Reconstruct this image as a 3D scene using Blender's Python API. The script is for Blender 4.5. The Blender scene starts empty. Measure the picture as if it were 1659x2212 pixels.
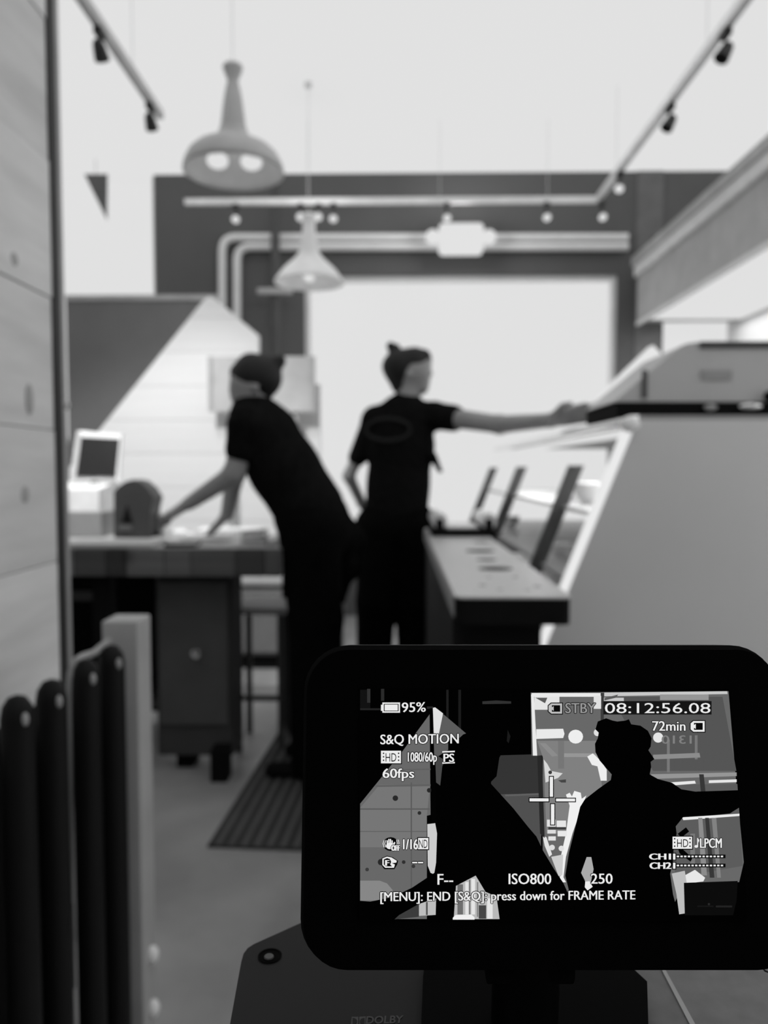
import bpy, bmesh, math, random
import numpy as np
from mathutils import Vector, Matrix, Euler

random.seed(7)
scene = bpy.context.scene
COL = scene.collection

# ------------------------------------------------------------------ camera
W, H, F = 1659.0, 2212.0, 1671.0
CAM_Z = 1.10
cam_d = bpy.data.cameras.new('camera')
cam_d.sensor_fit = 'HORIZONTAL'
cam_d.sensor_width = 36.0
cam_d.lens = F / W * 36.0
cam_d.clip_start = 0.01
cam_d.clip_end = 100
cam_d.dof.use_dof = True
cam_d.dof.focus_distance = 0.225
cam_d.dof.aperture_fstop = 15.0
cam = bpy.data.objects.new('camera', cam_d)
COL.objects.link(cam)
cam.location = (0, 0, CAM_Z)
cam.rotation_euler = Euler((math.radians(90 - 3.1), 0, math.radians(1.04)), 'XYZ')
scene.camera = cam
CAM_M = Matrix.Translation(cam.location) @ cam.rotation_euler.to_matrix().to_4x4()

# ------------------------------------------------------------------ world, exposure
world = bpy.data.worlds.new('overcast_sky')
scene.world = world
world.use_nodes = True
bg = world.node_tree.nodes['Background']
bg.inputs['Color'].default_value = (1, 1, 1, 1)
bg.inputs['Strength'].default_value = 0.76
scene.view_settings.view_transform = 'Standard'
scene.view_settings.look = 'None'
scene.view_settings.exposure = 0.0
scene.view_settings.gamma = 1.0
scene.view_settings.use_curve_mapping = False


def P(px, py, d):
    """point seen at photograph pixel (px, py) standing d metres into the room"""
    v = CAM_M.to_3x3() @ Vector(((px - W / 2) / F, -(py - H / 2) / F, -1.0))
    return Vector(cam.location) + v * (d / v.y)


# ------------------------------------------------------------------ materials
def lin(g):
    g /= 255.0
    return g / 12.92 if g <= 0.04045 else ((g + 0.055) / 1.055) ** 2.4


MATS = {}


def mat(name, a, rough=0.6, spec=0.3, metal=0.0, var=0.1, scale=8.0, bump=0.0, stretch=None):
    """grey procedural surface: albedo a with noise variation"""
    if name in MATS:
        return MATS[name]
    m = bpy.data.materials.new(name)
    m.use_nodes = True
    nt = m.node_tree
    b = nt.nodes['Principled BSDF']
    b.inputs['Roughness'].default_value = rough
    b.inputs['Metallic'].default_value = metal
    b.inputs['Specular IOR Level'].default_value = spec
    tc = nt.nodes.new('ShaderNodeTexCoord')
    mp = nt.nodes.new('ShaderNodeMapping')
    if stretch:
        mp.inputs['Scale'].default_value = stretch
    nz = nt.nodes.new('ShaderNodeTexNoise')
    nz.inputs['Scale'].default_value = scale
    nz.inputs['Detail'].default_value = 5
    rp = nt.nodes.new('ShaderNodeValToRGB')
    lo, hi = a * (1 - var), min(1, a * (1 + var))
    rp.color_ramp.elements[0].position = 0.3
    rp.color_ramp.elements[1].position = 0.7
    rp.color_ramp.elements[0].color = (lo, lo, lo, 1)
    rp.color_ramp.elements[1].color = (hi, hi, hi, 1)
    L = nt.links.new
    L(tc.outputs['Object'], mp.inputs['Vector'])
    L(mp.outputs['Vector'], nz.inputs['Vector'])
    L(nz.outputs['Fac'], rp.inputs['Fac'])
    L(rp.outputs['Color'], b.inputs['Base Color'])
    if bump:
        bm_ = nt.nodes.new('ShaderNodeBump')
        bm_.inputs['Strength'].default_value = bump
        bm_.inputs['Distance'].default_value = 0.01
        L(nz.outputs['Fac'], bm_.inputs['Height'])
        L(bm_.outputs['Normal'], b.inputs['Normal'])
    MATS[name] = m
    return m


def wood_mat(name, a, var=0.18, axis=(0.5, 0.5, 7.0), knots=(1.0, 0.0, 0.75)):
    """sawn boards with long grain and knots"""
    if name in MATS:
        return MATS[name]
    m = mat(name, a, rough=0.7, spec=0.2, var=var, scale=3.0, stretch=axis)
    nt = m.node_tree
    b = nt.nodes['Principled BSDF']
    rp = [n for n in nt.nodes if n.type == 'VALTORGB'][0]
    tc = nt.nodes.new('ShaderNodeNewGeometry')
    vo = nt.nodes.new('ShaderNodeTexVoronoi')
    vo.inputs['Scale'].default_value = 4.2
    mp = nt.nodes.new('ShaderNodeMapping')
    mp.inputs['Scale'].default_value = knots
    kr = nt.nodes.new('ShaderNodeValToRGB')
    kr.color_ramp.elements[0].position = 0.03
    kr.color_ramp.elements[0].color = (0.5, 0.5, 0.5, 1)
    kr.color_ramp.elements[1].position = 0.13
    kr.color_ramp.elements[1].color = (1, 1, 1, 1)
    mx = nt.nodes.new('ShaderNodeMix')
    mx.data_type = 'RGBA'
    mx.blend_type = 'MULTIPLY'
    mx.inputs[0].default_value = 1.0
    L = nt.links.new
    g0 = [n for n in nt.nodes if n.type == 'MAPPING' and n != mp][0]
    L(tc.outputs['Position'], g0.inputs['Vector'])
    L(tc.outputs['Position'], mp.inputs['Vector'])
    L(mp.outputs['Vector'], vo.inputs['Vector'])
    L(vo.outputs['Distance'], kr.inputs['Fac'])
    L(rp.outputs['Color'], mx.inputs[6])
    L(kr.outputs['Color'], mx.inputs[7])
    L(mx.outputs[2], b.inputs['Base Color'])
    return m


def emit(name, g, strength=1.0):
    if name in MATS:
        return MATS[name]
    m = bpy.data.materials.new(name)
    m.use_nodes = True
    nt = m.node_tree
    nt.nodes.clear()
    e = nt.nodes.new('ShaderNodeEmission')
    v = lin(g)
    e.inputs['Color'].default_value = (v, v, v, 1)
    e.inputs['Strength'].default_value = strength
    o = nt.nodes.new('ShaderNodeOutputMaterial')
    nt.links.new(e.outputs[0], o.inputs['Surface'])
    MATS[name] = m
    return m


def glass_mat(name='clear_glass', gloss=0.01, rough=0.4, tint=1.0):
    if name in MATS:
        return MATS[name]
    m = bpy.data.materials.new(name)
    m.use_nodes = True
    nt = m.node_tree
    nt.nodes.clear()
    t = nt.nodes.new('ShaderNodeBsdfTransparent')
    t.inputs['Color'].default_value = (tint, tint, tint, 1)
    g = nt.nodes.new('ShaderNodeBsdfGlossy')
    g.inputs['Roughness'].default_value = rough
    mx = nt.nodes.new('ShaderNodeMixShader')
    mx.inputs[0].default_value = gloss
    o = nt.nodes.new('ShaderNodeOutputMaterial')
    nt.links.new(t.outputs[0], mx.inputs[1])
    nt.links.new(g.outputs[0], mx.inputs[2])
    nt.links.new(mx.outputs[0], o.inputs['Surface'])
    MATS[name] = m
    return m


def ceiling_mat():
    """white ceiling made translucent, so sky light gives its even brightness"""
    m = bpy.data.materials.new('white_ceiling_made_translucent')
    m.use_nodes = True
    nt = m.node_tree
    nt.nodes.clear()
    t = nt.nodes.new('ShaderNodeBsdfTranslucent')  # a plain white ceiling; letting sky light through is added for brightness
    nz = nt.nodes.new('ShaderNodeTexNoise')
    nz.inputs['Scale'].default_value = 1.5
    rp = nt.nodes.new('ShaderNodeValToRGB')
    rp.color_ramp.elements[0].color = (0.985, 0.985, 0.985, 1)
    rp.color_ramp.elements[1].color = (1, 1, 1, 1)
    o = nt.nodes.new('ShaderNodeOutputMaterial')
    nt.links.new(nz.outputs['Fac'], rp.inputs['Fac'])
    nt.links.new(rp.outputs['Color'], t.inputs['Color'])
    nt.links.new(t.outputs[0], o.inputs['Surface'])
    return m


M_BLACK = mat('matte_black', 0.006, 0.8, 0.1)
M_BLACKMETAL = mat('black_metal', 0.010, 0.45, 0.35)
M_CLOTH = mat('black_cloth', 0.008, 0.95, 0.02, var=0.3, scale=40)
M_TROUSER = mat('black_trouser_cloth', 0.004, 0.95, 0.02, var=0.3, scale=40)
M_SKIN = mat('skin', 0.32, 0.6, 0.3)
M_HAIR = mat('dark_hair', 0.012, 0.6, 0.3, var=0.5, scale=60, stretch=(1, 1, 6))
M_BACKWALL = mat('charcoal_paint', 0.13, 0.8, 0.2, var=0.06, scale=2)
M_CONC = mat('concrete_floor', 0.37, 0.36, 0.6, var=0.26, scale=3.0, bump=0.05)
M_STEEL = mat('brushed_steel', 0.55, 0.45, 0.5, metal=0.3, var=0.04, scale=20, stretch=(1, 1, 20))
M_WHITE = mat('white_paint', 0.82, 0.6, 0.3, var=0.03)
M_GLASS = glass_mat()
M_DKWOOD = wood_mat('dark_stained_wood', 0.05)
M_CHROME = mat('chrome', 0.8, 0.15, 0.5, metal=1.0, var=0.03)
M_GREY = mat('mid_grey_paint', 0.35, 0.6, 0.3)
M_DKGREY = mat('dark_grey_plastic', 0.07, 0.55, 0.3)

# ------------------------------------------------------------------ mesh builder
ORIG = {}


def children_of(o):
    return [c for c in bpy.data.objects if c.parent == o]


class MB:
    def __init__(self):
        self.v, self.f, self.mi = [], [], []
        self.cur = 0

    def add(self, vs, fs):
        n = len(self.v)
        self.v += [tuple(p) for p in vs]
        self.f += [tuple(i + n for i in f) for f in fs]
        self.mi += [self.cur] * len(fs)
        return self

    def box(self, x0, x1, y0, y1, z0, z1, b=0.0):
        if b <= 0:
            vs = [(x, y, z) for x in (x0, x1) for y in (y0, y1) for z in (z0, z1)]
            fs = [(0, 1, 3, 2), (4, 6, 7, 5), (0, 4, 5, 1), (2, 3, 7, 6), (0, 2, 6, 4), (1, 5, 7, 3)]
            return self.add(vs, fs)
        bm = bmesh.new()
        bmesh.ops.create_cube(bm, size=1)
        for v in bm.verts:
            v.co = ((x0 + x1) / 2 + v.co.x * (x1 - x0), (y0 + y1) / 2 + v.co.y * (y1 - y0), (z0 + z1) / 2 + v.co.z * (z1 - z0))
        bmesh.ops.bevel(bm, geom=bm.edges[:], offset=b, segments=2, affect='EDGES', profile=0.5)
        return self.bm(bm)

    def bm(self, bm, M=None):
        bm.verts.index_update()
        vs = [(M @ v.co if M else v.co.copy()) for v in bm.verts]
        fs = [[v.index for v in f.verts] for f in bm.faces]
        bm.free()
        return self.add(vs, fs)

    def prism(self, pts, off):
        """closed polygon of 3D points extruded by vector off"""
        n = len(pts)
        a = [Vector(p) for p in pts]
        b = [p + Vector(off) for p in a]
        fs = [tuple(range(n)), tuple(range(2 * n - 1, n - 1, -1))]
        for i in range(n):
            j = (i + 1) % n
            fs.append((i, i + n, j + n, j))
        return self.add(a + b, fs)

    def tube(self, pts, r, seg=10, caps=True):
        pts = [Vector(p) for p in pts]
        n = len(pts)
        rs = r if isinstance(r, (list, tuple)) else [r] * n
        vs, fs = [], []
        up = None
        for i, p in enumerate(pts):
            if i == 0:
                t = pts[1] - pts[0]
            elif i == n - 1:
                t = pts[-1] - pts[-2]
            else:
                t = (pts[i + 1] - p).normalized() + (p - pts[i - 1]).normalized()
            t.normalize()
            if up is None:
                up = Vector((0, 0, 1)) if abs(t.z) < 0.9 else Vector((1, 0, 0))
            s = t.cross(up).normalized()
            up = s.cross(t).normalized()
            for k in range(seg):
                an = 2 * math.pi * k / seg
                vs.append(p + (s * math.cos(an) + up * math.sin(an)) * rs[i])
        for i in range(n - 1):
            for k in range(seg):
                k2 = (k + 1) % seg
                fs.append((i * seg + k, i * seg + k2, (i + 1) * seg + k2, (i + 1) * seg + k))
        if caps:
            fs.append(tuple(range(seg - 1, -1, -1)))
            fs.append(tuple(range((n - 1) * seg, n * seg)))
        return self.add(vs, fs)

    def lathe(self, c, prof, seg=28, axis=None):
        """profile [(r, h)] revolved around z (or axis) through c"""
        c = Vector(c)
        R = Matrix.Identity(3)
        if axis is not None:
            R = Vector((0, 0, 1)).rotation_difference(Vector(axis)).to_matrix()
        vs, fs = [], []
        for (r, h) in prof:
            for k in range(seg):
                a = 2 * math.pi * k / seg
                vs.append(c + R @ Vector((r * math.cos(a), r * math.sin(a), h)))
        for i in range(len(prof) - 1):
            for k in range(seg):
                k2 = (k + 1) % seg
                fs.append((i * seg + k, i * seg + k2, (i + 1) * seg + k2, (i + 1) * seg + k))
        if prof[0][0] > 1e-5:
            fs.append(tuple(range(seg - 1, -1, -1)))
        if prof[-1][0] > 1e-5:
            fs.append(tuple(range((len(prof) - 1) * seg, len(prof) * seg)))
        return self.add(vs, fs)

    def ball(self, c, r, sub=2):
        bm = bmesh.new()
        bmesh.ops.create_icosphere(bm, subdivisions=sub, radius=1)
        rr = r if isinstance(r, (tuple, list)) else (r, r, r)
        M = Matrix.Translation(Vector(c)) @ Matrix.Diagonal((rr[0], rr[1], rr[2], 1))
        return self.bm(bm, M)

    def build(self, name, material, parent=None, smooth=False, origin=None):
        me = bpy.data.meshes.new(name)
        V = [Vector(p) for p in self.v]
        xs = [p.x for p in V]; ys = [p.y for p in V]; zs = [p.z for p in V]
        if origin is None:
            origin = Vector(((min(xs) + max(xs)) / 2, (min(ys) + max(ys)) / 2, min(zs)))
        me.from_pydata([tuple(p - origin) for p in V], [], self.f)
        ms = material if isinstance(material, (list, tuple)) else [material]
        for m in ms:
            me.materials.append(m)
        if len(ms) > 1:
            me.polygons.foreach_set('material_index', self.mi)
        bm = bmesh.new(); bm.from_mesh(me)
        bmesh.ops.remove_doubles(bm, verts=bm.verts, dist=1e-6)
        bmesh.ops.recalc_face_normals(bm, faces=bm.faces)
        bm.to_mesh(me); bm.free()
        if smooth:
            me.polygons.foreach_set('use_smooth', [True] * len(me.polygons))
            me.set_sharp_from_angle(angle=math.radians(40))
        me.update()
        o = bpy.data.objects.new(name, me)
        COL.objects.link(o)
        ORIG[o.name] = origin
        if parent is not None:
            o.parent = parent
            o.location = origin - ORIG[parent.name]
        else:
            o.location = origin
        return o


def thing(name, loc, label, cat, group=None):
    o = bpy.data.objects.new(name, None)
    o.empty_display_size = 0.05
    COL.objects.link(o)
    o.location = loc
    ORIG[o.name] = Vector(loc)
    return tag(o, label, cat, group)


def tag(o, label=None, cat=None, group=None, kind=None):
    if label: o['label'] = label
    if cat: o['category'] = cat
    if group: o['group'] = group
    if kind: o['kind'] = kind
    return o


def struct(o, label=None):
    o['kind'] = 'structure'
    if label: o['label'] = label
    return o


def box(name, m, dims, parent=None, b=0.0):
    return MB().box(*dims, b=b).build(name, m, parent)


# ================================================================== ROOM SHELL
CEIL = 3.275
BACK = 5.80
LEFT, RIGHT, REAR = -2.75, 2.42, -1.6
struct(box('floor', M_CONC, (LEFT, RIGHT, REAR, BACK + 0.2, -0.06, 0.0)), 'grey polished concrete floor')
cm = MB().add([(LEFT - .1, REAR - .1, CEIL), (RIGHT + .1, REAR - .1, CEIL), (RIGHT + .1, BACK + .2, CEIL), (LEFT - .1, BACK + .2, CEIL)], [(0, 1, 2, 3)])
struct(cm.build('ceiling', ceiling_mat()), 'bright white ceiling')
wr = MB().box(RIGHT, RIGHT + .1, 1.9, BACK, 0, CEIL).box(RIGHT, RIGHT + .1, REAR, 1.9, 0, .35).box(RIGHT, RIGHT + .1, REAR, 1.9, 2.12, CEIL)
struct(wr.build('wall_right', M_WHITE), 'white right wall with an added side window near the camera')
struct(box('fill_window_side', M_GLASS, (RIGHT + .05, RIGHT + .056, REAR, 1.9, .35, 2.12)), 'side window added on the right near the camera for daylight')  # unseen window, added so daylight brightens the board wall
struct(box('wall_left', M_WHITE, (LEFT - 0.1, LEFT, REAR, BACK, 0, CEIL)), 'white left wall')
wq = MB().box(LEFT, RIGHT, REAR - .1, REAR, 0, 1.7).box(LEFT, -.5, REAR - .1, REAR, 1.7, CEIL).box(2.2, RIGHT, REAR - .1, REAR, 1.7, CEIL).box(-.5, 2.2, REAR - .1, REAR, 3.1, CEIL)
struct(wq.build('wall_rear', mat('rear_wall_paint', 0.05, 0.9, 0.1)), 'dark wall behind the camera')
struct(box('fill_window_rear', M_GLASS, (-.5, 2.2, REAR - .06, REAR - .054, 1.7, 3.1)), 'high window added behind the camera for frontal light')  # unseen opening put in to lift the surfaces facing the camera

# back wall with openings: window_1 (big front window), window_2 (left clerestory), fill_window_back (added at right for the white there)
WX0, WX1, WZ0, WZ1 = -0.694, 1.614, 0.62, 2.54
bw = MB()
bw.box(-1.805, WX0, BACK, BACK + .14, 0, CEIL)
bw.box(WX1, 1.95, BACK, BACK + .14, 0, CEIL)
bw.box(WX0, WX1, BACK, BACK + .14, WZ1, CEIL)
bw.box(WX0, WX1, BACK, BACK + .14, 0, WZ0)
bw.box(LEFT, -1.805, BACK, BACK + .14, 0, 1.3)
bw.box(1.95, RIGHT, BACK, BACK + .14, 0, 1.35)
bw.box(1.95, RIGHT, BACK, BACK + .14, 2.40, CEIL)
struct(bw.build('wall_back', M_BACKWALL), 'dark grey back wall around the front window')
w1 = struct(box('window_1', M_GLASS, (WX0, WX1, BACK + .06, BACK + .066, WZ0, WZ1)), 'large overexposed front window')
fr = MB()
t = 0.035
fr.box(WX0, WX0 + t, BACK + .03, BACK + .1, WZ0, WZ1).box(WX1 - t, WX1, BACK + .03, BACK + .1, WZ0, WZ1)
fr.box(WX0 + t, WX1 - t, BACK + .03, BACK + .1, WZ1 - t, WZ1).box(WX0 + t, WX1 - t, BACK + .03, BACK + .1, WZ0, WZ0 + t)
fr.build('window_frame', M_WHITE, w1)
w2 = struct(box('window_2', M_GLASS, (LEFT, -1.805, BACK + .06, BACK + .066, 1.3, CEIL)), 'tall bright window left of the grey wall')
fr = MB()
fr.box(-1.825, -1.806, BACK + .03, BACK + .1, 1.34, CEIL - .002).box(LEFT, -1.805, BACK + .03, BACK + .1, 1.3, 1.34)
fr.build('window_frame', M_WHITE, w2)
w3 = struct(box('fill_window_back', M_GLASS, (1.95, RIGHT, BACK + .06, BACK + .066, 1.35, 2.4)), 'small window added under the bulkhead to turn the wall white')  # opening added in place of white wall, so the sky shows bright
# column at the right of the back wall
struct(box('trim_1', mat('column_paint', 0.17, 0.8, 0.2), (1.74, 1.93, BACK - .012, BACK - .001, 0, CEIL)), 'grey column beside the front window')

# left plank wall (partition parallel to the view), boards are pieces
PX = -0.69
PEND = 1.55
wl = struct(box('wall_partition', mat('board_backing', 0.35), (PX - .07, PX - .022, REAR, PEND, 0, CEIL)), 'partition clad with wide pale wooden boards')
edges = [0.0, 0.12, 0.385, 0.65, 0.915, 1.18, 1.442, 1.71, 1.98, 2.25, 2.51, 2.78, 3.04, CEIL]
for i in range(len(edges) - 1):
    tone = random.uniform(-0.035, 0.035)
    wm = wood_mat('pale_board_%d' % (i % 5), 0.70 + [0, .03, -.03, .05, -.02][i % 5], var=0.10, axis=(0.5, 1.0, 7.0), knots=(0, 1.0, 0.6))
    dx = random.uniform(-0.0015, 0.0015)
    box('board', wm, (PX - .022, PX + dx, REAR, PEND, edges[i] + .0009, edges[i + 1] - .0009), wl, b=0.0015)
for kx, ky, rh in ((64, 862, .030), (54, 1068, .016), (30, 560, .014)):
    kd = 1.4
    for _ in range(12):
        kd *= PX / P(kx, ky, kd).x
    kp = P(kx, ky, kd)
    MB().ball((PX, kd, kp.z), (.0022, .016, rh), 2).build('knot', mat('knot_brown', .42, .7, .2), wl, True)
struct(box('trim_2', mat('black_corner_trim', 0.03, 0.6, 0.3), (PX - .075, PX + .004, PEND, PEND + .03, 0, CEIL)), 'dark vertical corner trim on the plank wall')
tr = struct(box('trim_3', mat('pale_post_paint', 0.40, 0.6, 0.3), (-0.80, -0.755, 1.72, 1.76, 0, 2.36)), 'pale narrow post beyond the plank wall')
MB().lathe(P(140, 875, 1.70), [(0.0, -.004), (.010, -.003), (.010, .003), (0, .005)], 16, axis=(0, -1, 0)).build('round_button', M_WHITE, tr, True)

# right bulkhead
BX = 1.72
bk = struct(box('bulkhead', mat('bulkhead_paint', 0.42, 0.5, 0.4), (BX, RIGHT, 0.6, BACK - .12, 2.165, 2.48)), 'grey bulkhead running along the right wall')
box('trim_strip', mat('pale_trim', 0.75, 0.35, 0.5), (BX - .03, RIGHT, 0.6, BACK - .12, 2.482, 2.60), bk, b=0.012)
box('edge_channel', mat('grey_channel', 0.4, 0.4, 0.5), (BX - .045, BX - .032, 0.6, BACK - .12, 2.56, 2.62), bk)
lp = box('glowing_underside', emit('bulkhead_underside_glow', 225, 1.0), (BX + .02, RIGHT - .03, 0.8, BACK - .3, 2.15, 2.164), bk)  # white underside of the bulkhead, given its brightness by emission
tag(lp, 'white underside of the bulkhead, made to glow')
bkl = box('lower_edge', M_WHITE, (BX - .004, BX + .018, 0.6, BACK - .12, 2.14, 2.164), bk)

def area(name, loc, rot, sx_, sy_, e):
    ld = bpy.data.lights.new(name, 'AREA')
    ld.shape = 'RECTANGLE'; ld.size = sx_; ld.size_y = sy_; ld.energy = e
    lo = bpy.data.objects.new(name, ld)
    COL.objects.link(lo)
    lo.location = loc; lo.rotation_euler = rot
    return lo


def point(name, loc, e, rad=.04):
    ld = bpy.data.lights.new(name, 'POINT')
    ld.energy = e; ld.shadow_soft_size = rad
    lo = bpy.data.objects.new(name, ld)
    COL.objects.link(lo)
    lo.location = loc
    return lo


area('bulkhead_fill_light', (2.07, 3.4, 2.14), (0, 0, 0), .6, 4.4, 18)  # added fill below the bulkhead, brightening the right wall and case

# ================================================================== GABLE PANEL (left back)
GD = 4.6


def gp(px, py):
    p = P(px, py, GD)
    return (p.x, p.z)


poly = [gp(150, 1010), gp(440, 648), gp(452, 640), gp(468, 648), gp(557, 723), gp(557, 830), gp(690, 830)]
poly = [(poly[0][0], 0.0)] + poly + [(poly[-1][0], 0.0)]


def clip_band(pl, z0, z1):
    def cut(pts, zc, keep_above):
        out = []
        for i in range(len(pts)):
            a, b = pts[i], pts[(i + 1) % len(pts)]
            ia = (a[1] >= zc) == keep_above or abs(a[1] - zc) < 1e-9
            ib = (b[1] >= zc) == keep_above or abs(b[1] - zc) < 1e-9
            if ia: out.append(a)
            if ia != ib:
                tt = (zc - a[1]) / (b[1] - a[1])
                out.append((a[0] + (b[0] - a[0]) * tt, zc))
        return out
    return cut(cut(pl, z0, True), z1, False)


gable = thing('gable_partition', (-1.2, GD, 0), 'brightly lit peaked partition of pale boards behind the left worker', 'partition')
MB().prism([(x, GD + .02, z) for x, z in poly], (0, .05, 0)).build('backing', M_WHITE, gable)
zt = max(z for _, z in poly)
zz = 0.0
k = 0
while zz < zt:
    c = clip_band(poly, zz, min(zz + .198, zt))
    if len(c) >= 3:
        pb = mat('lit_board_%d' % (k % 3), 0.83 + .01 * (k % 3), .8, .1, var=0.02, scale=3, stretch=(.5, 1, 7))
        MB().prism([(x, GD, z) for x, z in c], (0, .02, 0)).build('board', pb, gable)
    zz += .2
    k += 1

# dark partition left of the gable
dp = thing('grey_partition', (-1.75, 5.0, 0), 'dark grey partition left of the peaked board wall', 'partition')
a, b = P(142, 650, 5.0), P(470, 650, 5.0)
box('panel', mat('slate_panel', 0.17, 0.7, 0.3, var=.15, scale=1.5), (a.x, b.x, 5.0, 5.05, 0, a.z), dp)
box('top_cap', mat('pale_cap', 0.45), (a.x, b.x, 4.99, 5.06, a.z + .001, a.z + .035), dp)

# board behind the left worker
bd = thing('wall_board', P(565, 890, 4.45), 'pale notice board behind the left worker', 'board')
a, b = P(452, 890, 4.45), P(680, 770, 4.45)
box('panel', mat('board_white', 0.5), (a.x + .02, b.x - .02, 4.44, 4.46, a.z, b.z), bd)
box('side_rail', mat('board_rail', 0.45), (a.x, a.x + .018, 4.43, 4.47, a.z, b.z), bd)
box('side_rail', mat('board_rail', 0.45), (b.x - .018, b.x, 4.43, 4.47, a.z, b.z), bd)
# its legs reach the floor
box('leg', mat('board_rail', 0.45), (a.x + .1, a.x + .13, 4.462, 4.49, 0, b.z - .02), bd)
box('leg', mat('board_rail', 0.45), (b.x - .13, b.x - .1, 4.462, 4.49, 0, b.z - .02), bd)

bc = thing('added_bench', (-1.2, 4.3, 0), 'low grey bench added to hide the lit foot of the peaked board wall', 'bench')  # made up: darkens the view under the table, low enough for floor reflections
box('added_bench_carcass', mat('added_bench_grey', .16, .6, .3), (-2.2, -.50, 4.2, 4.42, .08, .47), bc, b=.004)
box('added_bench_top', mat('added_bench_top', .35, .5, .4), (-2.22, -.48, 4.17, 4.43, .471, .50), bc, b=.004)
box('plinth', M_BLACK, (-2.18, -.52, 4.23, 4.40, 0, .079), bc)
for x in (-2.18, -1.62, -1.06):
    box('door', mat('added_bench_door', .20, .6, .3), (x, x + .53, 4.185, 4.199, .1, .45), bc, b=.003)

# slim dark pole with cross bar on the back wall
pole = thing('wall_pole', P(595, 760, 5.64), 'slim dark pole with a pale cross bar on the grey wall', 'pole')
a, b = P(595, 775, 5.64), P(595, 392, 5.64)
MB().tube([a, b], .032, 10).build('shaft', mat('pole_paint', 0.09), pole, True)
a, b = P(556, 630, 5.6), P(632, 630, 5.6)
MB().box(a.x, b.x, 5.575, 5.605, a.z - .022, a.z + .022, b=.008).build('cross_bar', mat('bar_paint', 0.5), pole)

# ================================================================== CONDUITS and wall lamp


def bend_path(pts, r, n=6):
    out = [Vector(pts[0])]
    for i in range(1, len(pts) - 1):
        p, q, s = Vector(pts[i - 1]), Vector(pts[i]), Vector(pts[i + 1])
        d1, d2 = (p - q).normalized(), (s - q).normalized()
        a, b = q + d1 * r, q + d2 * r
        for k in range(n + 1):
            tt = k / n
            out.append(a * (1 - tt) ** 2 + q * 2 * tt * (1 - tt) + b * tt * tt)
    out.append(Vector(pts[-1]))
    return out


M_PIPE = mat('galvanised_pipe', 0.85, 0.35, 0.6, var=.04)
for (x0, yv, xr, lab) in ((480, 513, 1356, 'upper galvanised conduit along the dark back wall, bending down outermost'),
                          (512, 533, 1356, 'lower galvanised conduit along the dark back wall, bending down inside')):
    pts = [P(xr, yv, 5.74), P(x0, yv, 5.74), P(x0, 860, 5.74)]
    tag(MB().tube(bend_path(pts, .10), .030, 12).build('conduit_pipe', M_PIPE, None, True), lab, 'pipe', 'conduits on the back wall')
wlamp = thing('wall_lamp', P(995, 545, 5.66), 'glowing white wall lamp on the conduits above the window', 'lamp')
a, b = P(948, 547, 5.6), P(1045, 482, 5.6)
MB().box(a.x, b.x, 5.56, 5.70, a.z, b.z, b=.03).build('housing', emit('lamp_diffuser', 225, 1.02), wlamp, True)
for px in (935, 1056):
    MB().ball(P(px, 512, 5.62), (.055, .05, .055)).build('lamp_head', emit('lamp_diffuser', 225, 1.02), wlamp, True)

point('wall_lamp_light', P(995, 500, 5.45), 6.5, .08)

# ================================================================== TRACK LIGHTING
TZ = 2.78
TD = 4.94
M_TRACK = mat('track_metal', 0.92, 0.4, 0.5, metal=.3)
M_HEAD = mat('track_head_black', 0.03, 0.5, 0.4)
M_BULB = emit('bulb', 225, 1.02)


def track(name, a, b, label, rods, m):
    t = thing(name, a, label, 'track')
    a, b = Vector(a), Vector(b)
    d = (b - a).normalized()
    s = Vector((0, 0, 1)).cross(d)
    pts = [a + s * .016 + Vector((0, 0, -.016)), a - s * .016 + Vector((0, 0, -.016)), a - s * .016 + Vector((0, 0, .02)), a + s * .016 + Vector((0, 0, .02))]
    MB().prism(pts, b - a).build('rail', m, t)
    for q in rods:
        p = a.lerp(b, q)
        MB().tube([p + Vector((0, 0, .02)), Vector((p.x, p.y, CEIL - .002))], .0015, 6).build('suspension_rod', M_WHITE, t)
    return t


pa, pb = P(400, 447, TD), P(1290, 447, TD)
pa.z = pb.z = TZ
track('track_rail', pa, pb, 'pale lighting track crossing the room before the back wall', (.3, .62, .88), M_TRACK)
ra = Vector((pb.x, 1.2, TZ)); rb = Vector((pb.x, TD - .05, TZ))
track('track_rail', ra, rb, 'lighting track running toward the back on the right', (.15, .55, .9), M_TRACK)
la = Vector((-1.13, 1.2, TZ)); lb = Vector((-1.13, 3.75, TZ))
track('track_rail', la, lb, 'thin grey lighting track at upper left', (.2, .5, .85), mat('track_grey', 0.6))


def head(p, aim, label, lit=True):
    """track head hanging from point p, its can pointing along aim"""
    p = Vector(p)
    t = thing('spotlight', p, label, 'spotlight', 'track spotlights')
    MB().box(p.x - .016, p.x + .016, p.y - .03, p.y + .03, p.z - .042, p.z - .0165, b=.004).build('adapter', M_HEAD, t)
    c = p + Vector((0, 0, -.095))
    MB().tube([p + Vector((0, 0, -.042)), c], .006, 8).build('stem', M_HEAD, t)
    aim = Vector(aim).normalized()
    MB().lathe(c - aim * .03, [(.012, -.01), (.020, .0), (.024, .02), (.029, .062), (.026, .062), (.022, .04), (0, .038)], 18, axis=aim).build('can', M_HEAD, t, True)
    if lit:
        MB().lathe(c + aim * .0285, [(0, .012), (.02, .009), (.0255, .0)], 18, axis=aim).build('bulb', M_BULB, t, True)
    return t


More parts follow.
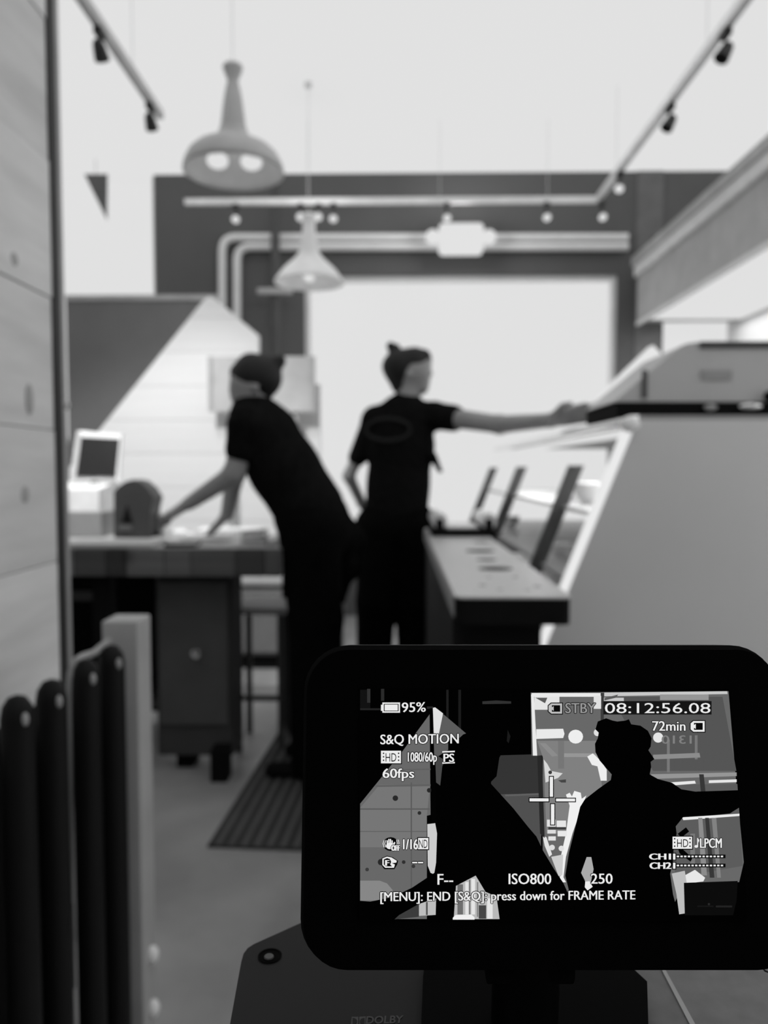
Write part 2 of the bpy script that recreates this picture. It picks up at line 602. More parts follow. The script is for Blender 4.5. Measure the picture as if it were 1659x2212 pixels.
back_heads = [(510, 'track spotlight glowing on the left end of the back track'),
              (720, 'track spotlight just right of the far pendant on the back track'),
              (965, 'track spotlight above the white wall lamp'),
              (1180, 'track spotlight second from the right end of the back track'),
              (1300, 'track spotlight at the right corner where both tracks meet')]
for px, lab in back_heads:
    p = P(px, 447, TD); p.z = TZ
    head(p, (0.05, -1.0, -0.75), lab)
for px, lab in ((650, 'left spotlight of the pair above the far pendant'), (688, 'right spotlight of the pair above the far pendant')):
    p = P(px, 447, TD); p.z = TZ
    head(p, (0.0, -1, -0.25), lab)
for d, lab, lit in ((3.05, 'dark track spotlight near the top right corner', False), (3.65, 'small dark track spotlight halfway along the right track', False), (4.45, 'track spotlight near the far end of the right track', True)):
    head((pb.x, d, TZ), (-.6, -.2, -1) if not lit else (-.3, -.8, -.7), lab, lit)
for d, lab in ((3.0, 'dark track spotlight halfway along the upper left track'), (3.6, 'dark track spotlight at the far end of the upper left track')):
    head((-1.13, d, TZ), (-.02, 1, -.9), lab, False)
head((-0.775, 2.56, TZ + .02), (.8, .2, -.5), 'dark spotlight touching the top edge of the picture', False)

# one spotlight of the left track and the pair above the far pendant give light


def spot(name, loc, target, e, deg, blend=.7, rad=.03):
    ld = bpy.data.lights.new(name, 'SPOT')
    ld.energy = e; ld.spot_size = math.radians(deg); ld.spot_blend = blend; ld.shadow_soft_size = rad
    lo = bpy.data.objects.new(name, ld)
    COL.objects.link(lo)
    lo.location = loc
    lo.rotation_euler = (Vector(target) - Vector(loc)).to_track_quat('-Z', 'Y').to_euler()
    return lo


spot('spotlight_or_added_beam', (-1.13, 3.07, TZ - .16), (-1.25, GD, .7), 30, 95)
spot('spotlight_or_added_beam', (-1.13, 2.2, TZ - .16), (-1.25, GD, .4), 165, 62)  # added beam without a spotlight of its own, evening the boards' light
point('pendant_pair_light', P(668, 480, TD - .25), 3.0, .03)

# sprinkler on the ceiling
sp = thing('ceiling_sprinkler', P(670, 165, 4.6), 'small sprinkler hanging from the white ceiling', 'sprinkler')
c = P(672, 172, 4.6)
MB().tube([c, c + Vector((0, 0, .06))], .006, 8).build('nozzle', M_GREY, sp)
MB().tube([c + Vector((-.05, 0, .11)), c + Vector((-.03, 0, .07)), c + Vector((0, 0, .055)), c + Vector((.03, 0, .07)), c + Vector((.05, 0, .11))], .007, 8).build('yoke', M_GREY, sp)
MB().tube([c + Vector((0, 0, .06)), Vector((c.x, c.y, CEIL - .002))], .003, 6).build('drop_pipe', M_WHITE, sp)

# pennant
pn = MB()
a, b, c = P(182, 376, 5.5), P(232, 376, 5.5), P(231, 475, 5.5)
pn.prism([a, b, c], (0, .006, 0))
tag(pn.build('pennant', mat('pennant_cloth', 0.14, 0.9, .1)), 'dark triangular pennant hanging before the upper left window', 'pennant')
pc = MB().tube([P(207, 376, 5.503), Vector((P(207, 376, 5.503).x, 5.503, CEIL - .002))], .002, 6).build('cord', M_GREY, bpy.data.objects['pennant'])

# ================================================================== PENDANTS


def pendant(px, d, ytop, ybot, half_px, label, m, twin=True):
    """flared trumpet pendant, centre column at px, drawn at d metres"""
    top, bot = P(px, ytop, d), P(px, ybot, d)
    hgt = top.z - bot.z
    r = half_px / F * d
    t = thing('pendant_lamp', (bot.x, d, bot.z), label, 'pendant lamp', 'trumpet pendants')
    c = Vector((bot.x, d, bot.z))
    if twin:
        prof = [(1.0, .0), (.99, .05), (.955, .10), (.88, .165), (.75, .225), (.56, .27), (.40, .31), (.30, .36),
                (.245, .44), (.215, .56), (.18, .69), (.14, .79), (.11, .84), (.12, .875), (.17, .93), (.20, .975), (.17, 1.0)]
    else:
        prof = [(1.0, .0), (1.0, .03), (.93, .08), (.80, .17), (.66, .245), (.50, .315), (.38, .38), (.28, .46), (.24, .55), (.21, .68), (.18, .80), (.19, .9), (.22, .96), (.17, 1.0)]
    seg = 48
    vs, fs = [], []
    for (rr, hh) in prof:
        for k in range(seg):
            an = 2 * math.pi * k / seg
            vs.append(c + Vector((rr * r * math.cos(an), rr * r * math.sin(an), hh * hgt)))
    for i in range(len(prof) - 1):
        for k in range(seg):
            k2 = (k + 1) % seg
            fs.append((i * seg + k, i * seg + k2, (i + 1) * seg + k2, (i + 1) * seg + k))
    mb = MB(); mb.add(vs, fs)
    sh = mb.build('shade', m, t, True, origin=c)
    so = sh.modifiers.new('thick', 'SOLIDIFY'); so.thickness = .006
    MB().tube([c + Vector((0, 0, hgt)), Vector((c.x, c.y, CEIL - .03))], .0015, 6).build('cord', M_WHITE, t)
    MB().lathe((c.x, c.y, CEIL - .032), [(.02, 0), (.02, .025), (0, .03)], 20).build('canopy', M_WHITE, t, True)
    if twin:
        for bx, by in ((470, 347), (543, 350)):
            MB().ball(P(bx, by, d - .06), (.042, .042, .030), 3).build('bulb', emit('pendant_bulb', 225, 1.0), t, True)
        point('pendant_light', c + Vector((0, -.02, .02)), .35, .03)
    else:
        MB().ball(c + Vector((0, 0, .10 * hgt)), r * .17).build('bulb', emit('pendant_bulb', 225, 1.0), t, True)
        point('pendant_light', c + Vector((0, 0, .05 * hgt)), 1.2, .02)
    return t


pendant(505, 3.1, 140, 373, 106, 'large grey trumpet pendant lamp with two bright bulbs at upper left', mat('grey_enamel', 0.5, 0.5, 0.4))
pendant(668, 4.45, 462, 612, 74, 'smaller brightly lit trumpet pendant lamp before the dark back wall', mat('lit_enamel', 0.9, 0.4, 0.4), twin=False)  # paler than the near pendant: stronger light put into the enamel colour

# ================================================================== SDF figures


class SDF:
    """smoothly blended tapered capsules turned into one surface (surface nets)"""

    def __init__(self, vox=0.009):
        self.pr = []
        self.vox = vox

    def cap(self, p0, r0, p1, r1, k=.02, flat=None):
        self.pr.append((Vector(p0), r0, Vector(p1), r1, k, flat))
        return self

    def chain(self, pts, rs, k=.02, flat=None):
        for i in range(len(pts) - 1):
            self.cap(pts[i], rs[i], pts[i + 1], rs[i + 1], k, flat)
        return self

    def ball(self, p, r, k=.02, flat=None):
        return self.cap(p, r, Vector(p) + Vector((0, 0, .0005)), r, k, flat)

    def mesh(self, cut=None):
        vox = self.vox
        lo = np.array([min(min(p[0][i] - p[1], p[2][i] - p[3]) for p in self.pr) for i in range(3)]) - .05
        hi = np.array([max(max(p[0][i] + p[1], p[2][i] + p[3]) for p in self.pr) for i in range(3)]) + .05
        n = np.ceil((hi - lo) / vox).astype(int) + 1
        f = np.full(n, .06, dtype=np.float32)
        ax = [lo[i] + vox * np.arange(n[i]) for i in range(3)]
        for (p0, r0, p1, r1, k, flat) in self.pr:
            big = max(r0, r1) * (flat[1] if flat and flat[1] > 1 else 1) + .05
            a = np.floor((np.minimum(p0, p1) - big - lo) / vox).astype(int).clip(0)
            b = np.minimum(np.ceil((np.maximum(p0, p1) + big - lo) / vox).astype(int) + 1, n)
            sl = tuple(slice(a[i], b[i]) for i in range(3))
            X, Y, Z = np.meshgrid(ax[0][sl[0]], ax[1][sl[1]], ax[2][sl[2]], indexing='ij')
            Q = np.stack([X - p0.x, Y - p0.y, Z - p0.z], -1)
            d = np.array(p1 - p0)
            if flat:
                axv = np.array(Vector(flat[0]).normalized())
                Q = Q + (Q @ axv)[..., None] * axv * (1 / flat[1] - 1)
                d = d + (d @ axv) * axv * (1 / flat[1] - 1)
            tt = np.clip((Q @ d) / max(d @ d, 1e-12), 0, 1)
            dist = np.linalg.norm(Q - tt[..., None] * d, axis=-1) - (r0 + (r1 - r0) * tt)
            if flat and flat[1] < 1:
                dist = dist * (0.5 + 0.5 * flat[1])
            A = f[sl]
            h = np.clip(.5 + .5 * (A - dist) / k, 0, 1)
            f[sl] = A * (1 - h) + dist * h - k * h * (1 - h)
        if cut is not None:
            X, Y, Z = np.meshgrid(*ax, indexing='ij')
            for (c, nrm) in cut:
                g = (X - c[0]) * nrm[0] + (Y - c[1]) * nrm[1] + (Z - c[2]) * nrm[2]
                f = np.maximum(f, g)
        ins = f < 0
        corners = [(i, j, k) for i in (0, 1) for j in (0, 1) for k in (0, 1)]
        nx, ny, nz = n
        S = sum(ins[i:nx - 1 + i, j:ny - 1 + j, k:nz - 1 + k].astype(np.int8) for i, j, k in corners)
        act = (S > 0) & (S < 8)
        idx = -np.ones(act.shape, dtype=np.int64)
        cells = np.argwhere(act)
        idx[act] = np.arange(len(cells))
        acc = np.zeros((len(cells), 3)); cnt = np.zeros(len(cells))
        for c0 in corners:
            for a_ in range(3):
                if c0[a_]:
                    continue
                c1 = list(c0); c1[a_] = 1
                va = f[cells[:, 0] + c0[0], cells[:, 1] + c0[1], cells[:, 2] + c0[2]]
                vb = f[cells[:, 0] + c1[0], cells[:, 1] + c1[1], cells[:, 2] + c1[2]]
                m = (va < 0) != (vb < 0)
                tt = np.where(m, va / np.where(m, va - vb, 1), 0)
                pt = np.tile(np.array(c0, float), (len(cells), 1)); pt[:, a_] += tt
                acc[m] += pt[m]; cnt[m] += 1
        V = lo + vox * (cells + acc / np.maximum(cnt, 1)[:, None])
        quads = []
        for a_ in range(3):
            u, w = (a_ + 1) % 3, (a_ + 2) % 3
            s0 = [slice(None)] * 3; s1 = [slice(None)] * 3
            s0[a_] = slice(0, -1); s1[a_] = slice(1, None)
            I0, I1 = ins[tuple(s0)], ins[tuple(s1)]
            e = np.argwhere(I0 != I1)
            e = e[(e[:, u] > 0) & (e[:, w] > 0) & (e[:, u] < n[u] - 1) & (e[:, w] < n[w] - 1)]
            fl = I0[e[:, 0], e[:, 1], e[:, 2]]
            q = []
            for du, dw in ((0, 0), (-1, 0), (-1, -1), (0, -1)):
                c = e.copy(); c[:, u] += du; c[:, w] += dw
                q.append(idx[c[:, 0], c[:, 1], c[:, 2]])
            q = np.stack(q, 1)
            q[~fl] = q[~fl][:, ::-1]
            quads.append(q)
        Q = np.concatenate(quads)
        Q = Q[(Q >= 0).all(1)]
        return V, Q

    def build(self, name, material, parent=None, cut=None, smooth_it=2, displace=None):
        V, Q = self.mesh(cut)
        o3 = Vector(((V[:, 0].min() + V[:, 0].max()) / 2, (V[:, 1].min() + V[:, 1].max()) / 2, V[:, 2].min()))
        me = bpy.data.meshes.new(name)
        me.from_pydata([tuple(p) for p in (V - np.array(o3))], [], [tuple(int(i) for i in q) for q in Q])
        me.materials.append(material)
        bm = bmesh.new(); bm.from_mesh(me)
        for _ in range(smooth_it):
            bmesh.ops.smooth_vert(bm, verts=bm.verts, factor=.5, use_axis_x=True, use_axis_y=True, use_axis_z=True)
        bmesh.ops.recalc_face_normals(bm, faces=bm.faces)
        bm.to_mesh(me); bm.free()
        me.polygons.foreach_set('use_smooth', [True] * len(me.polygons))
        o = bpy.data.objects.new(name, me)
        COL.objects.link(o)
        ORIG[o.name] = o3
        if parent is not None:
            o.parent = parent
            o.location = o3 - ORIG[parent.name]
        else:
            o.location = o3
        return o


def hand(s, wrist, direc, palm_n, size=.18, curl=.35, thumb_side=1):
    """palm, four fingers and thumb rooted at wrist"""
    w = Vector(wrist); d = Vector(direc).normalized()
    n = Vector(palm_n); n = (n - d * n.dot(d)).normalized()
    s_ = d.cross(n).normalized() * thumb_side
    sc = size / .18
    kn = w + d * .088 * sc
    s.cap(w, .026 * sc, kn, .030 * sc, .012, (n, .55))
    for off, wd in ((-.024, 1), (-.008, 1), (.008, 1), (.024, 1)):
        s.cap(w + d * .03 * sc + s_ * off * .7 * sc, .014 * sc, kn + s_ * off * 1.1 * sc, .011 * sc, .008)
    for off, ln in ((.027, .062), (.009, .074), (-.009, .070), (-.026, .054)):
        b0 = kn + s_ * off * 1.15 * sc
        c1 = (d * math.cos(curl * .5) + n * math.sin(curl * .5))
        b1 = b0 + c1 * ln * .5 * sc
        c2 = (d * math.cos(curl * 1.6) + n * math.sin(curl * 1.6))
        b2 = b1 + c2 * ln * .5 * sc
        s.cap(b0, .0095 * sc, b1, .0088 * sc, .004)
        s.cap(b1, .0088 * sc, b2, .0075 * sc, .004)
    t0 = w + d * .025 * sc + s_ * .022 * sc
    t1 = t0 + (d * .6 + s_ * .7 + n * .3).normalized() * .042 * sc
    t2 = t1 + (d * .9 + s_ * .3 + n * .35).normalized() * .032 * sc
    s.cap(t0, .015 * sc, t1, .0115 * sc, .008)
    s.cap(t1, .0115 * sc, t2, .009 * sc, .004)


YF = ((0, 1, 0), .66)      # flattened front to back

# ---------------------------------------------------------------- right worker (back to us, head in profile, right arm out)
DR = 3.50
R = lambda x, y, dd=0.0: P(x, y, DR + dd)
FZ = 0.0145
sR_L, sR_R = R(812, 908), R(938, 898)
elL, wrL = R(753, 1028, .05), R(782, 1088, .13)
elR, wrR = R(1080, 917, -.28), R(1190, 908, -.62)
hipL, hipR = R(822, 1140), R(890, 1140)
knL, knR = R(812, 1300, -.02), R(893, 1300, .0)
anL, anR = Vector((R(806, 1500).x, DR, .09)), Vector((R(898, 1500).x, DR, .09))

s = SDF(.0085)
s.chain([R(858, 1120), R(860, 1050), R(866, 960), R(872, 905)], [.125, .115, .125, .10], .03, YF)
s.cap(sR_L, .05, sR_R, .05, .03)
s.cap(R(876, 885), .058, R(884, 835), .048, .02)
# head: skull, face, jaw, nose, lips, ear
s.cap(R(882, 795), .080, R(890, 800), .080, .02, ((0, 1, 0), .85))
s.cap(R(905, 810), .052, R(908, 832), .040, .02)
s.ball(R(914, 843), .018, .015)
s.cap(R(926, 798), .010, R(932, 808), .009, .01)
s.ball(R(925, 824), .011, .008)
s.ball(R(922, 780), .025, .02)
s.ball(R(884, 810, -.072), .016, .008, ((0, 1, 0), .6))
s.chain([sR_L, elL, wrL], [.040, .027, .023], .015)
hand(s, wrL, R(815, 1108, .17) - wrL, Vector((.1, -1, 0)), .16, .4, 1)
s.chain([sR_R, elR, wrR], [.046, .038, .027], .02)
hand(s, wrR, P(1330, 876, 2.80) - wrR, Vector((.1, -.9, -.6)), .205, .3, -1)
s.chain([hipL, knL, anL], [.09, .06, .042], .03)
s.chain([hipR, knR, anR], [.09, .06, .042], .03)
for an in (anL, anR):
    s.cap(an - Vector((0, 0, .05)), .024, an + Vector((.01, .10, -.056)), .018, .01)
workerR = s.build('person', M_SKIN)
tag(workerR, 'worker in black with raised bun, arm stretched right over the display case', 'person', 'workers behind the counter')
s = SDF(.0085)
s.chain([R(857, 1098), R(860, 1050), R(866, 960), R(872, 905)], [.143, .136, .146, .118], .03, YF)
s.cap(sR_L, .064, sR_R, .062, .03)
s.cap(R(875, 895), .075, R(879, 870), .058, .02)
s.cap(sR_L, .062, sR_L.lerp(elL, .66), .044, .02)
s.cap(sR_R, .062, sR_R.lerp(elR, .30), .060, .02)
s.cap(R(935, 985, -.05), .02, R(951, 1018, -.05), .012, .02)
s.build('shirt', M_CLOTH, workerR, cut=[((0, 0, R(858, 1125).z), (0, 0, -1))])
s = SDF(.0085)
s.cap(hipL, .118, hipR, .118, .03, ((0, 1, 0), .85))
s.cap(R(857, 1105), .13, R(857, 1140), .13, .03, YF)
s.chain([hipL, knL, anL - Vector((0, 0, .02))], [.105, .088, .078], .02)
s.chain([hipR, knR, anR - Vector((0, 0, .02))], [.105, .082, .075], .02)
s.build('trousers', M_TROUSER, workerR)
s = SDF(.006)
s.cap(R(866, 792), .080, R(890, 784), .070, .015, ((0, 1, 0), .95))
s.cap(R(850, 792), .050, R(866, 830), .046, .015, ((0, 1, 0), .9))
s.cap(R(905, 772), .044, R(915, 770), .034, .015, ((0, 1, 0), .9))
s.ball(R(923, 778), .020, .012)
s.ball(R(851, 757), .026, .008)
s.ball(R(844, 748), .021, .006)
s.ball(R(857, 750), .016, .006)
s.build('hair', M_HAIR, workerR)
# oval print on the back of the shirt: a raised ring with a bar, following the shoulder blades
c = R(838, 928, -.108)
ring = [c + Vector((.098 * math.cos(q), -.008 + .018 * abs(math.cos(q)), .048 * math.sin(q))) for q in np.linspace(0, 2 * math.pi, 25)]
MB().tube(ring, .008, 6, caps=False).build('back_print', mat('print_grey', 0.028, .9, .05), workerR, True)
for an in (anL, anR):
    s = SDF(.007)
    s.cap(an + Vector((0, -.045, -.055)), .034, an + Vector((.01, .14, -.055)), .030, .02)
    s.build('shoe', M_BLACK, workerR, cut=[((0, 0, FZ), (0, 0, -1))])

# ---------------------------------------------------------------- left worker (leaning over the table, facing left)
DL = 2.75
Lp = lambda x, y, dd=0.0: P(x, y, DL + dd)
SF = ((0, 1, 0), 1.25)
shN, shF = Lp(532, 918, -.13), Lp(548, 915, .13)
elN, wrN = Lp(506, 1024, -.12), Lp(408, 1088, -.08)
elF, wrF = Lp(508, 1022, .16), Lp(491, 1112, .17)
hpN, hpF = Lp(668, 1145, -.08), Lp(708, 1150, .10)
kNn, kNf = Lp(682, 1340, -.06), Lp(708, 1320, .14)
aNn = Vector((Lp(680, 1600, -.06).x, DL - .06, .09)); aNf = Vector((Lp(716, 1580, .14).x, DL + .14, .09))
s = SDF(.0085)
s.chain([Lp(672, 1115), Lp(612, 1010), Lp(566, 935), Lp(552, 905)], [.11, .10, .10, .075], .03, SF)
s.cap(shN, .045, shF, .045, .03)
s.cap(Lp(545, 900), .058, Lp(545, 850), .055, .02)
s.cap(Lp(552, 815), .080, Lp(545, 825), .078, .02, ((0, 1, 0), .9))
s.cap(Lp(528, 838), .05, Lp(520, 852), .038, .02)
s.ball(Lp(512, 862), .017, .012)
s.cap(Lp(507, 830), .010, Lp(500, 842), .010, .01)
s.ball(Lp(506, 853), .010, .008)
s.ball(Lp(552, 838, -.072), .015, .008, ((0, 1, 0), .6))
s.chain([shN, elN, wrN], [.045, .036, .025], .02)
hand(s, wrN, Lp(350, 1124, -.05) - wrN, Vector((0, 0, -1)), .17, .35, 1)
s.chain([shF, elF, wrF], [.045, .037, .026], .02)
hand(s, wrF, Vector((-.12, 0.02, -.12)), Vector((-.2, .0, -1)), .15, .1, 1)
s.chain([hpN, kNn, aNn], [.09, .06, .042], .03)
s.chain([hpF, kNf, aNf], [.09, .06, .042], .03)
for an in (aNn, aNf):
    s.cap(an - Vector((0, 0, .05)), .024, an + Vector((-.10, 0, -.056)), .018, .01)
workerL = s.build('person', M_SKIN)
tag(workerL, 'worker in black leaning left with both hands on the table', 'person', 'workers behind the counter')
s = SDF(.0085)
s.chain([Lp(668, 1098), Lp(614, 1012), Lp(568, 937), Lp(550, 905)], [.126, .122, .118, .088], .03, SF)
s.cap(shN, .062, shF, .062, .03)
s.cap(Lp(545, 905), .075, Lp(542, 884), .062, .02)
s.cap(shN, .062, shN.lerp(elN, .5), .052, .02)
s.cap(shF, .062, shF.lerp(elF, .5), .052, .02)
s.build('shirt', M_CLOTH, workerL)
s = SDF(.0085)
s.cap(Lp(666, 1110), .125, Lp(680, 1150), .125, .03, SF)
s.cap(Lp(700, 1115, .05), .09, Lp(720, 1160, .1), .09, .03)
s.chain([Lp(722, 1112, .14), Lp(752, 1165, .2), Lp(748, 1220, .2), Lp(728, 1262, .14)], [.05, .062, .058, .04], .03)
s.chain([hpN, kNn, aNn - Vector((0, 0, .02))], [.108, .095, .085], .02)
s.chain([hpF, Lp(728, 1220, .12), kNf, aNf - Vector((0, 0, .02))], [.095, .068, .055, .055], .02)
s.build('trousers', M_TROUSER, workerL)
s = SDF(.006)
s.cap(Lp(548, 812), .078, Lp(562, 815), .078, .015, ((0, 1, 0), .98))
s.cap(Lp(515, 808), .028, Lp(540, 792), .045, .015, ((0, 1, 0), .9))
s.cap(Lp(560, 835), .055, Lp(566, 862), .030, .02)
s.cap(Lp(580, 796), .045, Lp(600, 783), .026, .01)
s.ball(Lp(606, 779), .020, .006)
s.ball(Lp(570, 782), .03, .01)
s.ball(Lp(508, 800), .016, .01)
s.build('hair', M_HAIR, workerL)
for an in (aNn, aNf):
    s = SDF(.007)
    s.cap(an + Vector((.045, 0, -.055)), .034, an + Vector((-.15, 0, -.055)), .030, .02)
    s.build('shoe', M_BLACK, workerL, cut=[((0, 0, FZ), (0, 0, -1))])

# ================================================================== FLOOR MAT
mt = thing('floor_mat', (-.25, 3.0, 0), 'dark ribbed rubber mat under the workers', 'mat')
c0, c1 = Vector((-.555, 2.19, 0)), Vector((-.455, 3.9, 0))
ux = (c1 - c0).normalized(); vx = Vector((ux.y, -ux.x, 0))
MB().prism([c0, c0 + vx * .75, c1 + vx * .75, c1], (0, 0, .008)).build('base', mat('rubber', 0.045, .85, .2), mt)
mb = MB()
for i in range(19):
    p = c0 + vx * (.02 + i * .0385)
    q = p + ux * ((c1 - c0).length)
    mb.prism([p + Vector((0, 0, .008)), p + vx * .02 + Vector((0, 0, .008)), p + vx * .015 + Vector((0, 0, .014)), p + vx * .005 + Vector((0, 0, .014))], q - p)
tag(mb.build('ribs', mat('rubber_rib', 0.11, .8, .3), mt), kind='stuff')

# ================================================================== TABLE left
TBZ = .835
tb = thing('work_table', (-1.0, 2.95, 0), 'heavy dark work table with a block-edged top at left', 'table')
TX0, TX1, TY0, TY1 = -1.75, -.395, 2.59, 3.36
box('table_top', wood_mat('table_top_wood', 0.5, .2), (TX0, TX1, TY0 + .03, TY1, TBZ - .095, TBZ), tb, b=.004)
xb = TX0
i = 0
tones = [.05, .035, .075, .03, .06, .09, .04, .022, .07, .065, .05, .03]
while xb < TX1 - .001:
    w = [.11, .07, .13, .09, .15, .10][i % 6]
    x1 = min(xb + w, TX1)
    box('edge_block', wood_mat('block_%d' % (i % 12), tones[i % 12] * 2.0), (xb + .001, x1 - .001, TY0, TY0 + .029, TBZ - .095, TBZ - .001), tb, b=.003)
    xb = x1; i += 1
box('lower_rail', mat('rail_dark', 0.03, .6, .3), (TX0, -1.03, 2.66, 2.69, .645, .675), tb)
box('back_panel', M_BLACK, (TX0, -1.0, 3.30, 3.33, .05, TBZ - .097), tb)
for x in (TX0 + .02, -1.06):
    box('leg', M_BLACK, (x, x + .06, 2.65, 2.71, 0, TBZ - .096), tb)
for x in (TX0 + .02, TX1 - .1):
    box('leg', M_BLACK, (x, x + .06, 3.27, 3.329, 0, TBZ - .096), tb)
box('under_shelf', mat('shelf_dark', 0.012), (TX0, -1.0, 2.72, 3.27, .12, .15), tb)

cb = thing('cask_cabinet', (-.78, 2.8, 0), 'dark cabinet with a round knob under the table', 'cabinet')
a, b = P(340, 1600, 2.75), P(505, 1600, 2.75)
box('body', mat('cabinet_dark', 0.055, .6, .3), (a.x, b.x, 2.75, 2.93, .06, TBZ - .098), cb, b=.01)
box('door', mat('cabinet_door', 0.085, .6, .3), (a.x + .015, b.x - .015, 2.735, 2.749, .18, .70), cb, b=.004)
c = P(425, 1410, 2.725)
MB().lathe(c + Vector((0, .01, 0)), [(.008, 0), (.008, .012), (.016, .018), (.016, .028), (0, .034)], 16, axis=(0, -1, 0)).build('knob', M_CHROME, cb, True)
MB().lathe(P(425, 1385, 2.745) + Vector((0, .003, 0)), [(.06, 0), (.06, .004), (.045, .006), (0, .006)], 24, axis=(0, -1, 0)).build('escutcheon', M_BLACK, cb, True)
a, b = P(455, 1720, 2.66), P(490, 1635, 2.66)
box('foot', M_BLACK, (a.x, b.x, 2.66, 2.74, 0, b.z + .02), cb)
box('foot', M_BLACK, (-1.02 + .2, -.76, 2.80, 2.9, 0, .06), cb)

st = thing('low_stool', (-.54, 3.06, 0), 'low stool with a pale seat edge under the table end', 'stool')
a, b = P(512, 1312, 3.05), P(625, 1312, 3.05)
box('seat', mat('pale_seat', 0.5, .5, .4), (a.x, b.x, 2.95, 3.2, a.z - .012, a.z + .014), st, b=.006)
for x in (a.x + .01, b.x - .035):
    for y in (2.96, 3.17):
        box('leg', mat('stool_leg', 0.08), (x, x + .022, y, y + .022, 0, a.z - .012), st)
box('stretcher', mat('stool_leg', 0.08), (a.x + .032, b.x - .035, 2.965, 2.98, .2, .22), st)

# ---------------------------------------------------------------- things on the table
RD = 3.2
a, b = P(137, 1100, RD), P(243, 1040, RD)
tag(box('cash_drawer', mat('drawer_grey', 0.30, .5, .4), (a.x - .02, b.x + .02, RD - .18, RD + .1, TBZ + .001, a.z - .001), b=.004), 'grey cash drawer under the white register base', 'cash drawer')
rg = thing('register', (a.x, RD, a.z), 'white register with a tilted dark screen at far left', 'register')
MB().prism([(a.x, RD - .15, a.z), (a.x + .0, RD - .15, b.z - .03), (a.x, RD + .05, b.z), (a.x, RD + .09, a.z)], (b.x - a.x, 0, 0)).build('base', mat('white_plastic', 0.9, .4, .4), rg)
nk = P(205, 1035, RD)
MB().tube([(nk.x, RD, b.z - .01), (nk.x, RD, b.z + .05)], .018, 10).build('neck', M_DKGREY, rg)
q = [P(152, 1040, RD - .02), P(256, 1037, RD - .02), P(262, 938, RD + .02), P(172, 930, RD + .02)]
MB().prism(q, (0, .02, 0)).build('housing', mat('white_plastic', 0.9, .4, .4), rg)
q = [P(162, 1030, RD - .026), P(249, 1030, RD - .026), P(258, 948, RD + .012), P(176, 944, RD + .012)]
MB().prism(q, (0, .004, 0)).build('screen', mat('dark_glass', 0.02, .12, .6), rg)
q = [P(150, 1042, RD - .03), P(163, 1035, RD - .03), P(176, 936, RD + .01), P(166, 930, RD + .01)]
MB().prism(q, (0, .008, 0)).build('side_bezel', mat('pale_bezel', 0.55, .4, .4), rg)

dd = 2.98
ds = thing('dispenser', P(287, 1155, dd), 'dark arch-topped dispenser on the table beside the register', 'dispenser')
zb = TBZ + .002
outline = [(246, 1155), (246, 1062), (256, 1050), (272, 1040), (287, 1036), (302, 1040), (318, 1054), (332, 1075), (326, 1100), (322, 1155)]
pts = [P(x, y, dd) for x, y in outline]
for p in pts:
    if p.z < zb + .02: p.z = zb
MB().prism(pts, (0, .12, 0)).build('body', mat('dispenser_dark', 0.05, .5, .3), ds)
pts = [P(x, y, dd - .004) for x, y in ((262, 1128), (274, 1090), (286, 1128))]
MB().prism(pts, (0, .003, 0)).build('opening', M_BLACK, ds)
pts = [P(x, y, dd - .006) for x, y in ((256, 1146), (256, 1134), (284, 1134), (284, 1146))]
MB().prism(pts, (0, .005, 0)).build('front_plate', mat('plate_grey', 0.12), ds)

M_PAPER = mat('paper', 0.85, .7, .2)


def sheet(name, px0, px1, y0, y1, z, h, m, lab, cat, rot=0, grp=None):
    c = Vector(((P(px0, 1160, (y0 + y1) / 2).x + P(px1, 1160, (y0 + y1) / 2).x) / 2, (y0 + y1) / 2, 0))
    hw = abs(P(px1, 1160, (y0 + y1) / 2).x - P(px0, 1160, (y0 + y1) / 2).x) / 2
    hd = (y1 - y0) / 2
    cs, sn = math.cos(rot), math.sin(rot)
    pts = [c + Vector((x * cs - y * sn, x * sn + y * cs, z)) for x, y in ((-hw, -hd), (hw, -hd), (hw, hd), (-hw, hd))]
    return tag(MB().prism(pts, (0, 0, h)).build(name, m), lab, cat, grp)


sheet('serving_board', 150, 345, 2.62, 2.80, TBZ + .001, .012, mat('pale_board_top', .6), 'long pale board along the front of the table', 'board', 0)
sheet('paper_stack', 395, 500, 2.80, 3.02, TBZ + .001, .016, M_PAPER, 'stack of paper under the leaning worker on the table', 'paper', .2, 'papers on the table')
sheet('paper_sheet', 500, 590, 2.70, 2.90, TBZ + .001, .006, M_PAPER, 'bright sheet of paper at the right end of the table', 'paper', -.12, 'papers on the table')
sheet('paper_stack', 430, 560, 3.06, 3.24, TBZ + .001, .024, M_PAPER, 'paper stack at the back edge of the table', 'paper', .05, 'papers on the table')
sheet('paper_sheet', 372, 400, 3.0, 3.2, TBZ + .001, .02, M_PAPER, 'small pale packet beside the dark dispenser', 'packet', .3, 'papers on the table')
sheet('tablet', 362, 428, 2.63, 2.74, TBZ + .001, .012, mat('tablet_black', .012, .3, .5), 'black tablet lying on the front of the table', 'tablet', .08)
# glass tumbler lying at the table end
tc = P(548, 1165, 2.70); tc.z = TBZ + .031
tm = thing('glass_tumbler', (tc.x, tc.y, TBZ), 'clear glass tumbler lying at the right end of the table', 'glass')
MB().lathe(tc, [(.022, -.045), (.029, .045), (.026, .045), (.019, -.038), (0, -.038)], 24, axis=(1, .15, 0)).build('bowl', glass_mat('tumbler_glass', .35, .05, .9), tm, True)
MB().lathe(tc, [(.029, .043), (.0305, .046), (.029, .049), (.026, .046)], 24, axis=(1, .15, 0)).build('rim', M_CHROME, tm, True)
